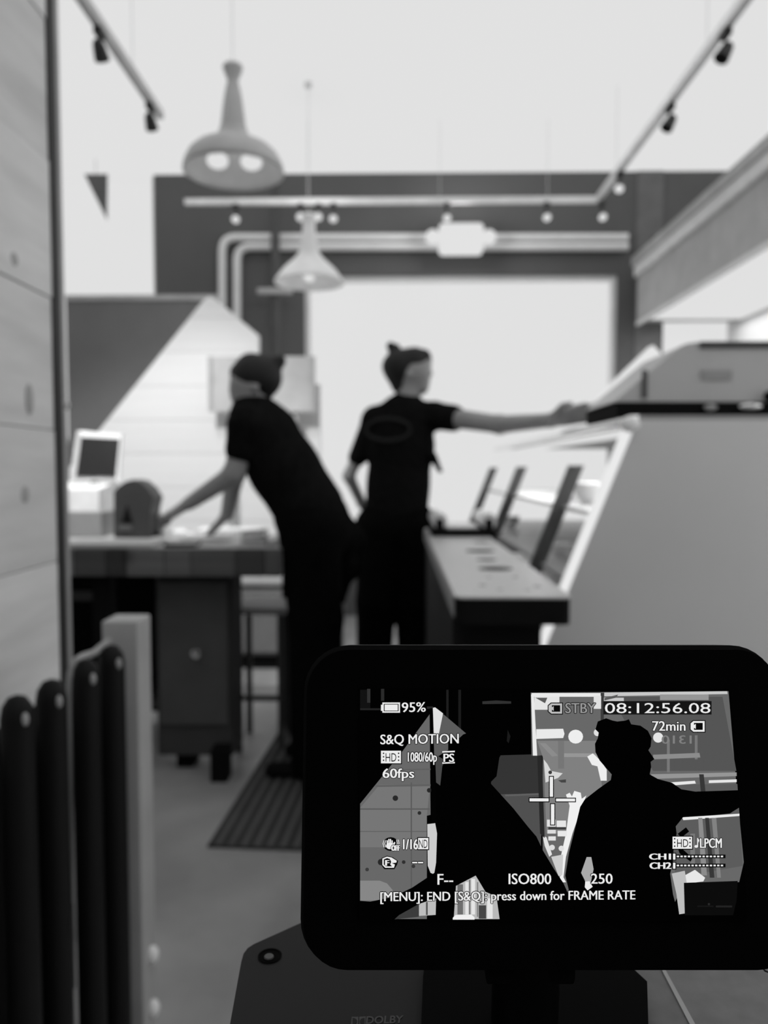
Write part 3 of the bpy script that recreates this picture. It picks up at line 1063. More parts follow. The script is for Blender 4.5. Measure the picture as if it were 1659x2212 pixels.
# small cup
cc = P(356, 1125, 3.1); cc.z = TBZ + .001
cp = thing('paper_cup', cc, 'small pale cup standing behind the dark dispenser', 'cup')
MB().lathe(cc, [(.024, 0), (.032, .085), (.029, .085), (.022, .006), (0, .006)], 20).build('cup_body', M_PAPER, cp, True)
MB().lathe(cc, [(.031, .083), (.034, .086), (.031, .089), (.029, .086)], 20).build('rim', M_PAPER, cp, True)

# ================================================================== COUNTER with drilled steel top
CX0, CX1, CY0, CY1, CZ = .112, .340, 1.50, 3.28, .853
ct = thing('drilled_counter', (.22, 2.4, 0), 'narrow black counter with a drilled steel top', 'counter')


def plate_with_holes(x0, x1, y0, y1, z, h, holes, rc=.02):
    bm = bmesh.new()
    loops = []
    pts = []
    for cx, cy, a0 in ((x1 - rc, y0 + rc, -90), (x1 - rc, y1 - rc, 0), (x0 + rc, y1 - rc, 90), (x0 + rc, y0 + rc, 180)):
        for k in range(5):
            an = math.radians(a0 + 90 * k / 4)
            pts.append((cx + rc * math.cos(an), cy + rc * math.sin(an)))
    loops.append(pts)
    for cx, cy, r in holes:
        loops.append([(cx + r * math.cos(2 * math.pi * k / 24), cy + r * math.sin(2 * math.pi * k / 24)) for k in range(24)])
    eds = []
    for lp_ in loops:
        vs = [bm.verts.new((x, y, z + h)) for x, y in lp_]
        for k in range(len(vs)):
            eds.append(bm.edges.new((vs[k], vs[(k + 1) % len(vs)])))
    r = bmesh.ops.triangle_fill(bm, use_beauty=True, use_dissolve=False, edges=eds)
    faces = [f for f in bm.faces]
    for f in list(faces):
        cc_ = f.calc_center_median()
        for cx, cy, rr in holes:
            if math.hypot(cc_.x - cx, cc_.y - cy) < rr * .98 and all(math.hypot(v.co.x - cx, v.co.y - cy) < rr * 1.01 for v in f.verts):
                bm.faces.remove(f)
                break
    ex = bmesh.ops.extrude_face_region(bm, geom=bm.faces[:])
    for v in [g for g in ex['geom'] if isinstance(g, bmesh.types.BMVert)]:
        v.co.z -= h
    return bm


def on_top(px, py):
    d = (CAM_Z - CZ) * F / (py - 1015)
    for _ in range(12):
        p = P(px, py, d)
        d *= (CAM_Z - CZ) / (CAM_Z - p.z)
    return P(px, py, d)


holes = []
for px, py, rpx in ((1036, 1171, 17), (1036, 1190, 33), (1051, 1209, 23), (1069, 1228, 38), (1056, 1247, 6), (1113, 1247, 7), (1042, 1264, 9), (1080, 1273, 7), (1160, 1267, 10), (1140, 1275, 7)):
    p = on_top(px, py)
    holes.append((p.x, p.y, rpx / F * p.y))
bm = plate_with_holes(CX0, CX1, CY0, CY1, CZ - .004, .004, holes)
MB().bm(bm).build('steel_top', mat('counter_steel', 0.50, .42, .5, metal=.2, var=.04, scale=40), ct)
bm = plate_with_holes(CX0 + .001, CX1 - .001, CY0 + .001, CY1 - .001, CZ - .055, .050, [])
o = MB().bm(bm).build('apron', M_BLACK, ct)
bm = plate_with_holes(CX0 - .003, CX0 + .001, CY0 + .03, CY1 - .02, CZ - .045, .040, [], rc=.001)
MB().bm(bm).build('side_trim', mat('trim_steel', 0.30, .45, .5), ct)
box('pedestal', M_BLACK, (.142, .298, CY0 + .1, CY1 - .08, .08, CZ - .056), ct)
box('side_panel', mat('counter_side', .008), (CX0 + .004, .140, CY0 + .14, CY1 - .06, .02, CZ - .056), ct)
box('plinth', M_BLACK, (.16, .29, CY0 + .14, CY1 - .12, 0, .079), ct)

# film wrapper on the counter
wp = thing('film_wrapper', (.25, 3.0, CZ), 'black film wrapper with two bright rollers on the counter', 'wrapper')
box('base', M_BLACK, (.125, .372, 2.86, 3.2, CZ + .001, CZ + .024), wp, b=.005)
box('plate', mat('plate_steel', .6, .3, .5, metal=.5), (.185, .305, 2.9, 3.16, CZ + .025, CZ + .034), wp, b=.003)
for x in (.155, .338):
    MB().tube([(x, 2.88, CZ + .058), (x, 3.18, CZ + .058)], .030, 18).build('roller', mat('film_roll', .85, .3, .5), wp, True)
    for y in (2.862, 3.182):
        box('bracket', M_BLACK, (x - .014, x + .014, y, y + .016, CZ + .025, CZ + .066), wp, b=.003)

# ================================================================== DISPLAY CASE right
SD0, SD1 = 2.0, 4.7
SZ = 1.24
sx = lambda z: .612 - .38 * (SZ - z) if z > .6 else .612 - .38 * (SZ - .6)
case = thing('display_case', (.9, 3.3, 0), 'glass display case with slanted front and a big grey end panel', 'display case')


def slab(pts_xz, y0, y1, name, m, sm=False):
    return MB().prism([(x, y0, z) for x, z in pts_xz], (0, y1 - y0, 0)).build(name, m, case, sm)


CXR = 1.28
slab([(sx(0), 0), (sx(.6), .6), (sx(SZ) + .0, SZ - .012), (CXR, SZ - .012), (CXR, 0)], SD0, SD0 + .02, 'end_panel', mat('satin_panel', .68, .38, .5, metal=.15, var=.05, scale=1.5))
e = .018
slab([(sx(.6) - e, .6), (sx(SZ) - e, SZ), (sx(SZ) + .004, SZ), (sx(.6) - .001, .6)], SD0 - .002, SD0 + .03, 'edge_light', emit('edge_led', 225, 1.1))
slab([(.612, SZ - .012), (CXR, SZ - .012), (CXR, SZ), (.612, SZ)], SD0, SD1, 'top_board', mat('case_top', .35))
slab([(sx(0) + .01, 0), (sx(0) + .01, .55), (CXR, .55), (CXR, 0)], SD0 + .021, SD1, 'base', mat('case_base', .10))
slab([(CXR - .02, .551), (CXR - .02, SZ - .013), (CXR, SZ - .013), (CXR, .551)], SD0 + .021, SD1, 'back_panel', M_WHITE)
rows = [SD0 + .031, 2.52, 3.62, SD1 - .02]
for i in range(3):
    slab([(sx(.6) - .004, .6), (sx(SZ) - .004, SZ - .013), (sx(SZ) - .010, SZ - .013), (sx(.6) - .010, .6)], rows[i] + .012, rows[i + 1] - .012, 'glass_pane', M_GLASS)
for d in rows[1:]:
    slab([(sx(.6) - .012, .6), (sx(1.115) - .012, 1.115), (sx(1.115) + .035, 1.115), (sx(.6) + .035, .6)], d - .011, d + .011, 'mullion', mat('mullion_grey', .10, .5, .4))
for z, dep in ((.60, .0), (.80, .0), (.985, .0)):
    slab([(sx(z) + .02 + dep, z - .012), (CXR - .03, z - .012), (CXR - .03, z), (sx(z) + .02 + dep, z)], SD0 + .04, SD1 - .03, 'shelf', mat('case_shelf', .6, .3, .5))
MB().tube([(sx(SZ) - .022, SD0 - .01, SZ - .014), (sx(SZ) - .022, SD1, SZ - .014)], .013, 14).build('top_rail', M_CHROME, case, True)
MB().ball((sx(SZ) - .022, SD0 - .012, SZ - .023), (.026, .02, .022), 2).build('rail_cap', mat('white_cap', .92, .3, .5), case, True)
lt = box('case_light', emit('case_led', 225, 1.0), (.70, .76, SD0 + .1, SD1 - .1, SZ - .03, SZ - .014), case)
tag(lt, 'white light strip inside the case')
area('case_strip_light', (.73, 3.35, SZ - .032), (0, 0, 0), .06, 2.3, 5)
# bowls put on the shelves in place of blurred highlights
spots = [(1262, .985, .055, 'largest pale bowl added for a highlight on the upper shelf of the case beside the grey end panel'), (1222, .985, .040, 'smaller pale bowl added for a highlight on the upper shelf of the case behind the near mullion'),
         (1226, .80, .040, 'pale bowl added for a highlight on the middle shelf of the case nearest the grey end panel'), (1196, .80, .030, 'small pale bowl added for a highlight on the middle shelf of the case right of the near mullion'),
         (1090, .80, .045, 'pale bowl added for a highlight in the far part of the case behind the film wrapper')]
for px, z, r, lab in spots:
    x = sx(z) + .085 + 1.2 * r
    d = x * F / (px + 12 - 860)
    b_ = thing('highlight_bowl', (x, d, z), lab, 'bowl', 'bowls added for highlights in the display case')
    MB().lathe((x, d, z + .001), [(r * .5, 0), (r * .9, r * .5), (r * 1.1, r * 1.2), (r * 1.02, r * 1.2), (r * .8, r * .55), (0, r * .2)], 20).build('highlight_bowl_body', mat('highlight_white', .9, .2, .5), b_, True)
    MB().lathe((x, d, z + r * 1.17), [(r * 1.02, 0), (r * 1.13, .002), (r * 1.13, .006), (r * 1.02, .008)], 20).build('rim', mat('highlight_white', .9, .2, .5), b_, True)

# slanted white guard bar behind the machine; no lamp, its whiteness is added as emission
gb = thing('glowing_guard_bar', P(1318, 868, 2.5), 'white slanted guard bar made to glow behind the grey machine', 'lamp')
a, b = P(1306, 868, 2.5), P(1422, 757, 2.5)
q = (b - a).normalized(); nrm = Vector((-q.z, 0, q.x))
MB().prism([a - nrm * .024, b - nrm * .024, b + nrm * .024, a + nrm * .024], (0, .05, 0)).build('tube', emit('guard_bar_glow', 225, 1.05), gb)
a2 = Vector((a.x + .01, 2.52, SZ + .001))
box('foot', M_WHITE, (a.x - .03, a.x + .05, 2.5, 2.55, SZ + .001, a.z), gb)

# grey machine on the case
mc = thing('counter_machine', P(1520, 903, 2.2), 'grey low machine with sloped side and black base on the display case', 'machine')
MD = 2.1
pts = [P(x, y, MD) for x, y in ((1326, 868), (1400, 806), (1470, 748), (1484, 742), (1506, 739), (1760, 736), (1760, 868))]
MB().prism(pts, (0, .32, 0)).build('hood', mat('machine_grey', .52, .5, .4, var=.03), mc)
a, b = P(1512, 752, MD - .003), P(1760, 737, MD - .003)
box('top_lip', M_DKGREY, (a.x, b.x, MD - .006, MD - .001, a.z, b.z), mc)
a, b = P(1330, 903, MD), P(1760, 869, MD)
box('base', M_BLACK, (a.x, b.x, MD - .01, MD + .33, SZ + .001, b.z), mc, b=.004)
a, b = P(1385, 860, MD), P(1398, 800, MD)
box('hinge_strip', mat('hinge_dark', .10), (a.x, b.x, MD - .006, MD - .001, a.z, b.z), mc)
a, b = P(1515, 820, MD), P(1580, 800, MD)
box('badge', mat('badge_grey', .36), (a.x, b.x, MD - .005, MD - .001, a.z, b.z), mc)
MB().ball(P(1622, 878, MD - .02), (.034, .012, .010)).build('handle', M_CHROME, mc, True)
MB().ball(P(1535, 880, MD - .02), (.018, .01, .010)).build('dial', M_GREY, mc, True)
MB().ball(P(1662, 856, MD - .02), (.016, .012, .016)).build('knob', M_BLACK, mc, True)

# ================================================================== RAILING left foreground
rl = thing('railing', (-.46, 1.1, 0), 'black rail of round-topped bars ending in a pale square post', 'railing')
box('end_post', mat('pale_post', 0.42, .6, .3), (-.487, -.427, 1.25, 1.316, 0, .852), rl, b=.003)
for d, bx, by in ((.95, 36, 1500), (1.03, 110, 1466), (1.13, 184, 1422), (1.205, 240, 1392)):
    pt_ = P(bx, by, d)
    x, zt_ = pt_.x, pt_.z
    prof = [(.0205, 0), (.0205, zt_ - .03), (.018, zt_ - .015), (.011, zt_ - .004), (0, zt_)]
    o = MB().lathe((x, d, 0), prof, 20).build('baluster', mat('bar_black', .008, .5, .12), rl, True)
    MB().ball((x + .016, d - .012, zt_ - .028), (.0045, .0045, .009), 2).build('shoulder_glint', mat('glint_grey', .35, .4, .5), o, True)  # pale bead in place of the glint on each bar's shoulder
MB().tube([P(150, 1950, 1.12), P(150, 1500, 1.12), P(153, 1455, 1.12), P(163, 1428, 1.13), P(180, 1418, 1.16), P(205, 1410, 1.19), P(236, 1384, 1.238)], .006, 8).build('hoop_rod', mat('rod_grey', .3, .3, .5), rl, True)
for y0, y1 in ((.70, 1.150), (1.164, 1.248)):
    box('backing_panel', M_BLACK, (-.565, -.555, y0, y1, 0, .735), rl)
for yy in (2062, 2178):
    p = P(352, yy, 1.285)
    MB().ball((-.423, 1.285, p.z), (.011, .012, .016), 2).build('post_bolt', mat('bolt_white', .9, .3, .5), rl, True)

# ================================================================== CAMCORDER foreground
D0 = .23
TH = math.radians(9.0)
p0 = Vector(((778 - W / 2) / F * D0, -(1488 - H / 2) / F * D0, -D0))
ex = Vector((1, 0, 0)); ey = Vector((0, math.cos(TH), -math.sin(TH))); ez = ex.cross(ey)
PM = CAM_M @ Matrix(((ex.x, ey.x, ez.x, p0.x), (ex.y, ey.y, ez.y, p0.y), (ex.z, ey.z, ez.z, p0.z), (0, 0, 0, 1)))


def S(px, py):
    """photograph pixel -> (u, v) on the screen plane"""
    r = Vector(((px - W / 2) / F, -(py - H / 2) / F, -1.0))
    tt = p0.dot(ez) / r.dot(ez)
    q = r * tt - p0
    return q.dot(ex), q.dot(ey)


def SW(px, py, w=0.0):
    u, v = S(px, py)
    return PM @ Vector((u, v, w))


cbase = SW(1150, 2150, -.03)
cbase.z = .86
cm_ = thing('camcorder', cbase, 'black camcorder with its flip-out screen facing us in the foreground', 'camcorder')
M_BEZEL = mat('bezel_black', .0015, .6, .02, var=.02)
M_SHELL = mat('shell_black', .005, .5, .1, var=.02)


def rrect(x0, y0, x1, y1, r, n=8):
    pts = []
    for cx, cy, a0 in ((x1 - r, y0 + r, -90), (x1 - r, y1 - r, 0), (x0 + r, y1 - r, 90), (x0 + r, y0 + r, 180)):
        for k in range(n + 1):
            an = math.radians(a0 + 90 * k / n)
            pts.append((cx + r * math.cos(an), cy + r * math.sin(an)))
    return pts


u0, vt = S(664, 1403)
u1, vb = S(1680, 1403)[0], S(1400, 2097)[1]
R_ = .0125
off = (PM.to_3x3() @ Vector((0, 0, -1)))
out = rrect(u0, vb, u1, vt, R_)
MB().prism([PM @ Vector((x, y, -.0004)) for x, y in out], off * .003).build('bezel', M_BEZEL, cm_)
out = rrect(u0 - .0012, vb - .0012, u1 + .0012, vt + .0012, R_ + .001)
MB().prism([PM @ Vector((x, y, -.0042)) for x, y in out], off * .012).build('shell', M_SHELL, cm_)
a, b = S(1066, 1397), S(1264, 1412)
MB().prism([PM @ Vector((x, y, -.006)) for x, y in ((a[0], b[1]), (b[0], b[1]), (b[0], a[1]), (a[0], a[1]))], off * .008).build('latch', M_SHELL, cm_)


def px_poly(mb, pts, w):
    """flat polygon on the screen plane"""
    vs = [SW(x, y, w) for x, y in pts]
    bm = bmesh.new()
    bv = [bm.verts.new(v) for v in vs]
    es = [bm.edges.new((bv[i], bv[(i + 1) % len(bv)])) for i in range(len(bv))]
    bmesh.ops.triangle_fill(bm, use_beauty=True, edges=es)
    mb.bm(bm)


def G(g):
    return emit('screen_grey_%d' % g, g)


scr_pts = [(775, 1486), (1575, 1491), (1608, 1990), (775, 1990)]
mb = MB(); px_poly(mb, scr_pts, .0000)
screen = mb.build('screen', G(2), cm_)
screen['label'] = 'lit viewfinder screen showing both workers and settings text'


def rect(x0, y0, x1, y1):
    return [(x0, y0), (x1, y0), (x1, y1), (x0, y1)]


def circ(cx, cy, r, ry=None, n=16):
    return [(cx + r * math.cos(2 * math.pi * k / n), cy + (ry or r) * math.sin(2 * math.pi * k / n)) for k in range(n)]


def layer(name, items, w0, dw=.000004):
    """one flat picture layer: [(grey, polygon)], later ones slightly proud"""
    mb = MB()
    levels = sorted(set(g for g, _ in items))
    for i, (g, pl) in enumerate(items):
        mb.cur = levels.index(g)
        px_poly(mb, pl, w0 + dw * i)
    return mb.build(name, [G(g) for g in levels], screen)


# --- live picture: background
pic = [
    (18, rect(778, 1490, 800, 1532)), (48, rect(793, 1488, 800, 1518)), (42, rect(823, 1488, 830, 1514)),
    (35, rect(778, 1530, 822, 1534)), (30, rect(964, 1490, 969, 1560)), (26, rect(990, 1490, 996, 1575)),
    (48, [(1042, 1515), (1072, 1513), (1104, 1515), (1104, 1520), (1042, 1521)]), (40, rect(922, 1526, 936, 1531)),
    # wooden gable, left half
    (104, [(778, 1736), (820, 1684), (870, 1622), (928, 1543), (930, 1760), (922, 1762), (922, 1985), (778, 1985)]),
    (118, [(778, 1745), (820, 1695), (888, 1695), (929, 1695), (922, 1762), (922, 1830), (778, 1830)]),
    (96, [(812, 1696), (930, 1694), (930, 1698), (810, 1700)]), (92, rect(778, 1746, 928, 1749)), (98, rect(778, 1795, 922, 1797)),
    (92, rect(887, 1690, 890, 1950)), (96, [(840, 1662), (930, 1660), (930, 1663), (838, 1665)]),
    (40, circ(854, 1724, 6)), (45, circ(906, 1756, 4)), (40, circ(927, 1707, 5)), (48, circ(872, 1862, 4)), (60, circ(793, 1878, 4)), (55, circ(893, 1871, 4)),
    (40, circ(823, 1862, 7)),
    (135, [(778, 1902), (820, 1902), (836, 1908), (848, 1922), (848, 1945), (778, 1945)]),
    (92, [(936, 1560), (958, 1543), (1010, 1587), (992, 1594), (968, 1594), (968, 1620), (936, 1640)]),
    (226, [(935, 1529), (940, 1528), (957, 1541), (948, 1585), (937, 1586)]),
    (3, [(928, 1530), (935, 1530), (937, 1600), (942, 1760), (945, 1780), (932, 1780), (930, 1600)]),
    (70, [(940, 1630), (958, 1640), (955, 1700), (942, 1690)]),
    (205, [(923, 1780), (940, 1778), (944, 1800), (941, 1890), (930, 1885), (924, 1870)]),
    # light between the arms
    (190, [(905, 1950), (942, 1938), (941, 1976), (905, 1978)]), (60, [(848, 1986), (870, 1962), (905, 1952), (905, 1980)]), (90, rect(920, 1948, 924, 1976)),
    (185, [(1027, 1890), (1048, 1925), (1072, 1935), (1079, 1985), (980, 1985), (985, 1912)]),
    (110, rect(988, 1910, 1000, 1975)), (120, rect(1013, 1900, 1016, 1975)), (130, rect(1030, 1905, 1033, 1980)),
    (228, rect(1005, 1905, 1012, 1975)), (228, rect(1018, 1898, 1026, 1975)), (70, rect(1034, 1955, 1050, 1984)), (228, rect(1052, 1940, 1064, 1984)),
    (240, [(978, 1982), (984, 1976), (1018, 1975), (1025, 1981), (1025, 1986), (978, 1986)]),
    # dark board
    (52, [(1062, 1632), (1163, 1629), (1170, 1716), (1060, 1716)]), (80, [(1050, 1716), (1170, 1714), (1168, 1850), (1150, 1830)]),
    (96, [(1090, 1716), (1164, 1713), (1164, 1717), (1092, 1720)]),
    # window
    (104, [(1146, 1496), (1573, 1493), (1592, 1720), (1606, 1862), (1596, 1905), (1475, 1910), (1440, 1986), (1230, 1986), (1172, 1860), (1172, 1632), (1148, 1632)]),
    (128, [(1160, 1600), (1290, 1600), (1300, 1700), (1230, 1800), (1180, 1800), (1174, 1640)]),
    (85, [(1320, 1505), (1560, 1505), (1590, 1665), (1410, 1665)]),
    (92, [(1420, 1695), (1592, 1693), (1604, 1870), (1460, 1895)]),
    (234, rect(1148, 1497, 1298, 1505)), (200, [(1305, 1496), (1570, 1493), (1571, 1499), (1305, 1504)]), (60, rect(1297, 1497, 1304, 1560)),
    (234, [(1147, 1500), (1153, 1500), (1160, 1632), (1151, 1632)]),
    (228, rect(1154, 1505, 1208, 1533)), (90, [(1156, 1507), (1182, 1507), (1177, 1519)]), (224, rect(1282, 1503, 1298, 1531)),
    (200, rect(1304, 1507, 1347, 1516)), (90, [(1305, 1508), (1335, 1500), (1330, 1507), (1305, 1513)]), (150, rect(1425, 1500, 1530, 1512)),
    (234, [(1158, 1575), (1216, 1574), (1219, 1585), (1216, 1594), (1158, 1596)]), (238, circ(1243, 1591, 16, 15)), (225, circ(1290, 1582, 8)),
    (230, circ(1421, 1593, 11)), (120, rect(1440, 1598, 1446, 1668)), (118, rect(1500, 1588, 1506, 1640)), (150, rect(1212, 1627, 1300, 1635)),
    (118, rect(1205, 1600, 1218, 1660)), (140, [(1165, 1605), (1178, 1605), (1205, 1632), (1192, 1634)]),
    (140, [(1410, 1630), (1510, 1626), (1512, 1636), (1410, 1640)]),
    (238, [(1268, 1634), (1280, 1627), (1296, 1642), (1310, 1662), (1310, 1686), (1297, 1686), (1290, 1655), (1278, 1652)]),
    (240, [(1222, 1716), (1230, 1712), (1235, 1720), (1240, 1708), (1254, 1712), (1256, 1725), (1266, 1718), (1250, 1760), (1236, 1800), (1222, 1850), (1216, 1900), (1204, 1880), (1222, 1800), (1230, 1740)]),
    (215, [(1174, 1640), (1182, 1650), (1190, 1665), (1215, 1670), (1205, 1680), (1178, 1690)]), (60, circ(1188, 1668, 4)), (70, [(1205, 1685), (1222, 1683), (1222, 1690), (1212, 1690)]),
    (225, rect(1181, 1770, 1200, 1785)), (230, rect(1202, 1772, 1222, 1786)), (220, rect(1182, 1792, 1200, 1800)), (232, rect(1204, 1794, 1224, 1806)),
    (226, rect(1184, 1806, 1200, 1815)), (226, [(1172, 1805), (1180, 1808), (1192, 1845), (1186, 1850), (1176, 1826)]), (220, circ(1192, 1830, 6)), (225, circ(1212, 1832, 6)),
    (60, rect(1184, 1786, 1222, 1791)), (40, [(1160, 1632), (1170, 1631), (1176, 1810), (1166, 1800)]), (205, [(1190, 1850), (1216, 1845), (1214, 1890), (1206, 1892)]),
    (240, [(1208, 1893), (1214, 1889), (1222, 1905), (1214, 1905)]),
    (150, [(1405, 1672), (1590, 1668), (1590, 1676), (1410, 1682)]), (232, [(1440, 1690), (1500, 1686), (1502, 1692), (1455, 1696)]), (230, [(1530, 1685), (1590, 1683), (1590, 1689), (1530, 1691)]),
    (55, [(1509, 1672), (1519, 1672), (1523, 1712), (1513, 1712)]), (235, [(1472, 1765), (1596, 1757), (1596, 1762), (1475, 1771)]),
    (140, [(1507, 1766), (1516, 1766), (1526, 1890), (1514, 1890)]), (55, [(1522, 1766), (1530, 1766), (1542, 1895), (1532, 1895)]), (130, [(1536, 1766), (1546, 1766), (1556, 1895), (1548, 1895)]),
    (232, [(1478, 1890), (1500, 1878), (1522, 1895), (1518, 1903), (1480, 1908)]), (190, [(1450, 1886), (1478, 1880), (1482, 1905), (1478, 1972), (1466, 1974), (1460, 1930)]), (120, rect(1490, 1800, 1500, 1870)),
    (12, [(1476, 1906), (1592, 1902), (1588, 1976), (1478, 1976)]), (34, rect(1545, 1955, 1580, 1959)), (22, rect(1505, 1955, 1540, 1958)), (40, circ(1530, 1952, 2.5)),
]
layer('live_picture', pic, .00004)
# --- silhouettes of the workers on screen
sil = [
    (2, [(968, 1622), (985, 1600), (1000, 1586), (1040, 1572), (1072, 1574), (1086, 1590), (1091, 1612), (1078, 1636), (1072, 1676), (1058, 1690), (1078, 1712), (1108, 1745), (1140, 1785), (1158, 1806), (1172, 1836), (1196, 1876),
         (1216, 1906), (1236, 1950), (1240, 1990), (1082, 1990), (1072, 1935), (1048, 1925), (1027, 1890), (985, 1912), (942, 1939), (905, 1951), (862, 1975), (846, 1990), (775, 1990), (775, 1944), (800, 1946), (848, 1936), (890, 1916), (938, 1884), (942, 1860), (944, 1800), (948, 1720), (955, 1655)]),
    (2, [(1285, 1575), (1290, 1558), (1308, 1551), (1322, 1556), (1332, 1558), (1350, 1556), (1357, 1553), (1362, 1564), (1382, 1567), (1398, 1578), (1406, 1594), (1404, 1612), (1399, 1620), (1412, 1639), (1404, 1645), (1405, 1656), (1402, 1672), (1420, 1682), (1450, 1690), (1470, 1704), (1500, 1709),
         (1592, 1706), (1597, 1742), (1575, 1756), (1540, 1760), (1474, 1764), (1458, 1784), (1460, 1800), (1454, 1822), (1452, 1860), (1446, 1886), (1452, 1930), (1468, 1990), (1238, 1990), (1234, 1948), (1220, 1890), (1228, 1840), (1240, 1792), (1252, 1742), (1262, 1726),
         (1290, 1704), (1318, 1684), (1320, 1672), (1306, 1656), (1294, 1642), (1285, 1624), (1284, 1606), (1290, 1594), (1292, 1582)]),
    (2, [(1462, 1800), (1480, 1786), (1487, 1795), (1470, 1808)]), (2, [(1462, 1830), (1474, 1834), (1494, 1852), (1490, 1860), (1466, 1842)]),
    (2, [(1605, 1858), (1612, 1990), (1578, 1990), (1592, 1930)]),
    (170, [(1266, 1850), (1276, 1850), (1281, 1876), (1276, 1900), (1268, 1922), (1262, 1900), (1254, 1884)]),
    (235, [(1263, 1903), (1272, 1902), (1279, 1914), (1268, 1922), (1262, 1915)]),
    (26, [(1096, 1576), (1102, 1590), (1098, 1605), (1094, 1600)]),
    # number on the shop window, seen reversed
]
layer('picture_silhouettes', sil, .00062)


def text_mesh(txt, bold=0.0):
    cu = bpy.data.curves.new('t', 'FONT')
    cu.body = txt
    cu.resolution_u = 3
    cu.offset = bold
    cu.fill_mode = 'BOTH'
    o = bpy.data.objects.new('t', cu)
    COL.objects.link(o)
    dg = bpy.context.evaluated_depsgraph_get()
    me = bpy.data.meshes.new_from_object(o.evaluated_get(dg))
    vs = [v.co.copy() for v in me.vertices]
    fs = [list(p.vertices) for p in me.polygons]
    bpy.data.objects.remove(o)
    bpy.data.curves.remove(cu)
    bpy.data.meshes.remove(me)
    return vs, fs


def osd(txt, x0, y0, x1, y1, g=236, bold=.012, halo=True, mirror=False, w=.00080, dy=0.0, name='readout', lab=None):
    """text fitted into the photograph box x0..x1, y0 (top) .. y1 (bottom); dy = drop of the right end"""
    mb = MB()
    lv = []
    vs, fs = text_mesh(txt)
    ax0, ax1 = min(v.x for v in vs), max(v.x for v in vs)
    ay0, ay1 = min(v.y for v in vs), max(v.y for v in vs)
    base = []
    for v in vs:
        q = (v.x - ax0) / (ax1 - ax0)
        if mirror: q = 1 - q
        base.append((x0 + q * (x1 - x0), y1 + (y0 - y1) * (v.y - ay0) / (ay1 - ay0) + dy * q))
    b_ = bold * 40
    fat = [(-b_, 0), (b_, 0), (0, 0)]
    passes = []
    if halo:
        passes.append((8, w, [(1.9 * math.cos(k * math.pi / 4) * (1 + .2 * b_), 1.7 * math.sin(k * math.pi / 4)) for k in range(8)]))
    passes.append((g, w + .00006, fat if bold else [(0, 0)]))
    for gg, ww, offs in passes:
        lv.append(gg)
        mb.cur = len(lv) - 1
        for n_, (ox, oy) in enumerate(offs):
            mb.add([SW(x + ox, y + oy, ww + n_ * .000001) for x, y in base], fs)
    o = mb.build(name, [G(g_) for g_ in lv], screen)
    if lab: o['label'] = lab
    return o


osd('1310', 1428, 1588, 1492, 1606, g=128, halo=False, mirror=True, w=.00052, name='reversed_number')
osd('95%', 868, 1517, 919, 1538, dy=-1)
osd('S&Q MOTION', 822, 1586, 990, 1611, dy=-2)
osd('1080/60p', 881, 1624, 943, 1651)
osd('PS', 958, 1627, 980, 1645, bold=.018)
osd('60fps', 827, 1659, 894, 1686, bold=.016)
osd('STBY', 1220, 1518, 1285, 1540, g=150)
osd('08:12:56.08', 1305, 1518, 1532, 1540, bold=.002, halo=False)
osd('72min', 1407, 1557, 1478, 1578)
osd('1/16', 871, 1811, 902, 1833, bold=.018)
osd('--', 891, 1860, 913, 1863, bold=.018)
osd('F--', 945, 1886, 978, 1909)
osd('ISO800', 1098, 1885, 1189, 1908)
osd('250', 1275, 1885, 1321, 1907)
osd('[MENU]: END [S&Q]: press down for FRAME RATE', 822, 1925, 1370, 1951, dy=-4)
osd('LPCM', 1510, 1809, 1556, 1830, bold=.016)
osd('CH1', 1401, 1842, 1446, 1855, bold=.03)
osd('CH2', 1402, 1861, 1447, 1875, bold=.03)
osd('OFF', 846, 1824, 863, 1836, bold=.03)

# boxed and drawn icons
ic = []


def flush(name):
    global ic
    layer(name, ic, .00068, .0000010)
    ic = []



def frame_px(x0, y0, x1, y1, t_, g):
    return [(g, rect(x0, y0, x1, y0 + t_)), (g, rect(x0, y1 - t_, x1, y1)), (g, rect(x0, y0 + t_, x0 + t_, y1 - t_)), (g, rect(x1 - t_, y0 + t_, x1, y1 - t_))]


ic += [(8, rect(822, 1515, 866, 1541)), (236, rect(826, 1517, 864, 1539)), (236, rect(823, 1522, 827, 1535)), (40, rect(829, 1520, 861, 1536)), (236, rect(831, 1521.5, 859, 1534.5))]
flush('battery_icon')
ic += [(22, rect(1302, 1514, 1535, 1543))]
flush('timecode_box')
ic += [(8, rect(821, 1619, 868, 1650)), (236, rect(823, 1621, 866, 1648))]
for x in (827, 859.5):
    for y in (1625, 1632.5, 1640):
        ic.append((30, rect(x, y, x + 3, y + 3)))
flush('film_icon')
ic += [(236, [(955, 1622), (982, 1621), (982, 1624), (955, 1625)]), (236, [(955, 1646), (982, 1645), (982, 1648), (955, 1649)])]
flush('scan_bars')
ic += [(8, rect(901, 1807, 927, 1835)), (236, rect(903, 1809, 925, 1833))]
flush('filter_box')
ic += [(8, rect(1449, 1804, 1495, 1834)), (236, rect(1451, 1806, 1493, 1832))]
for x in (1454, 1487):
    for y in (1810, 1818, 1826):
        ic.append((30, rect(x, y - 1, x + 3, y + 2)))
flush('film_icon')
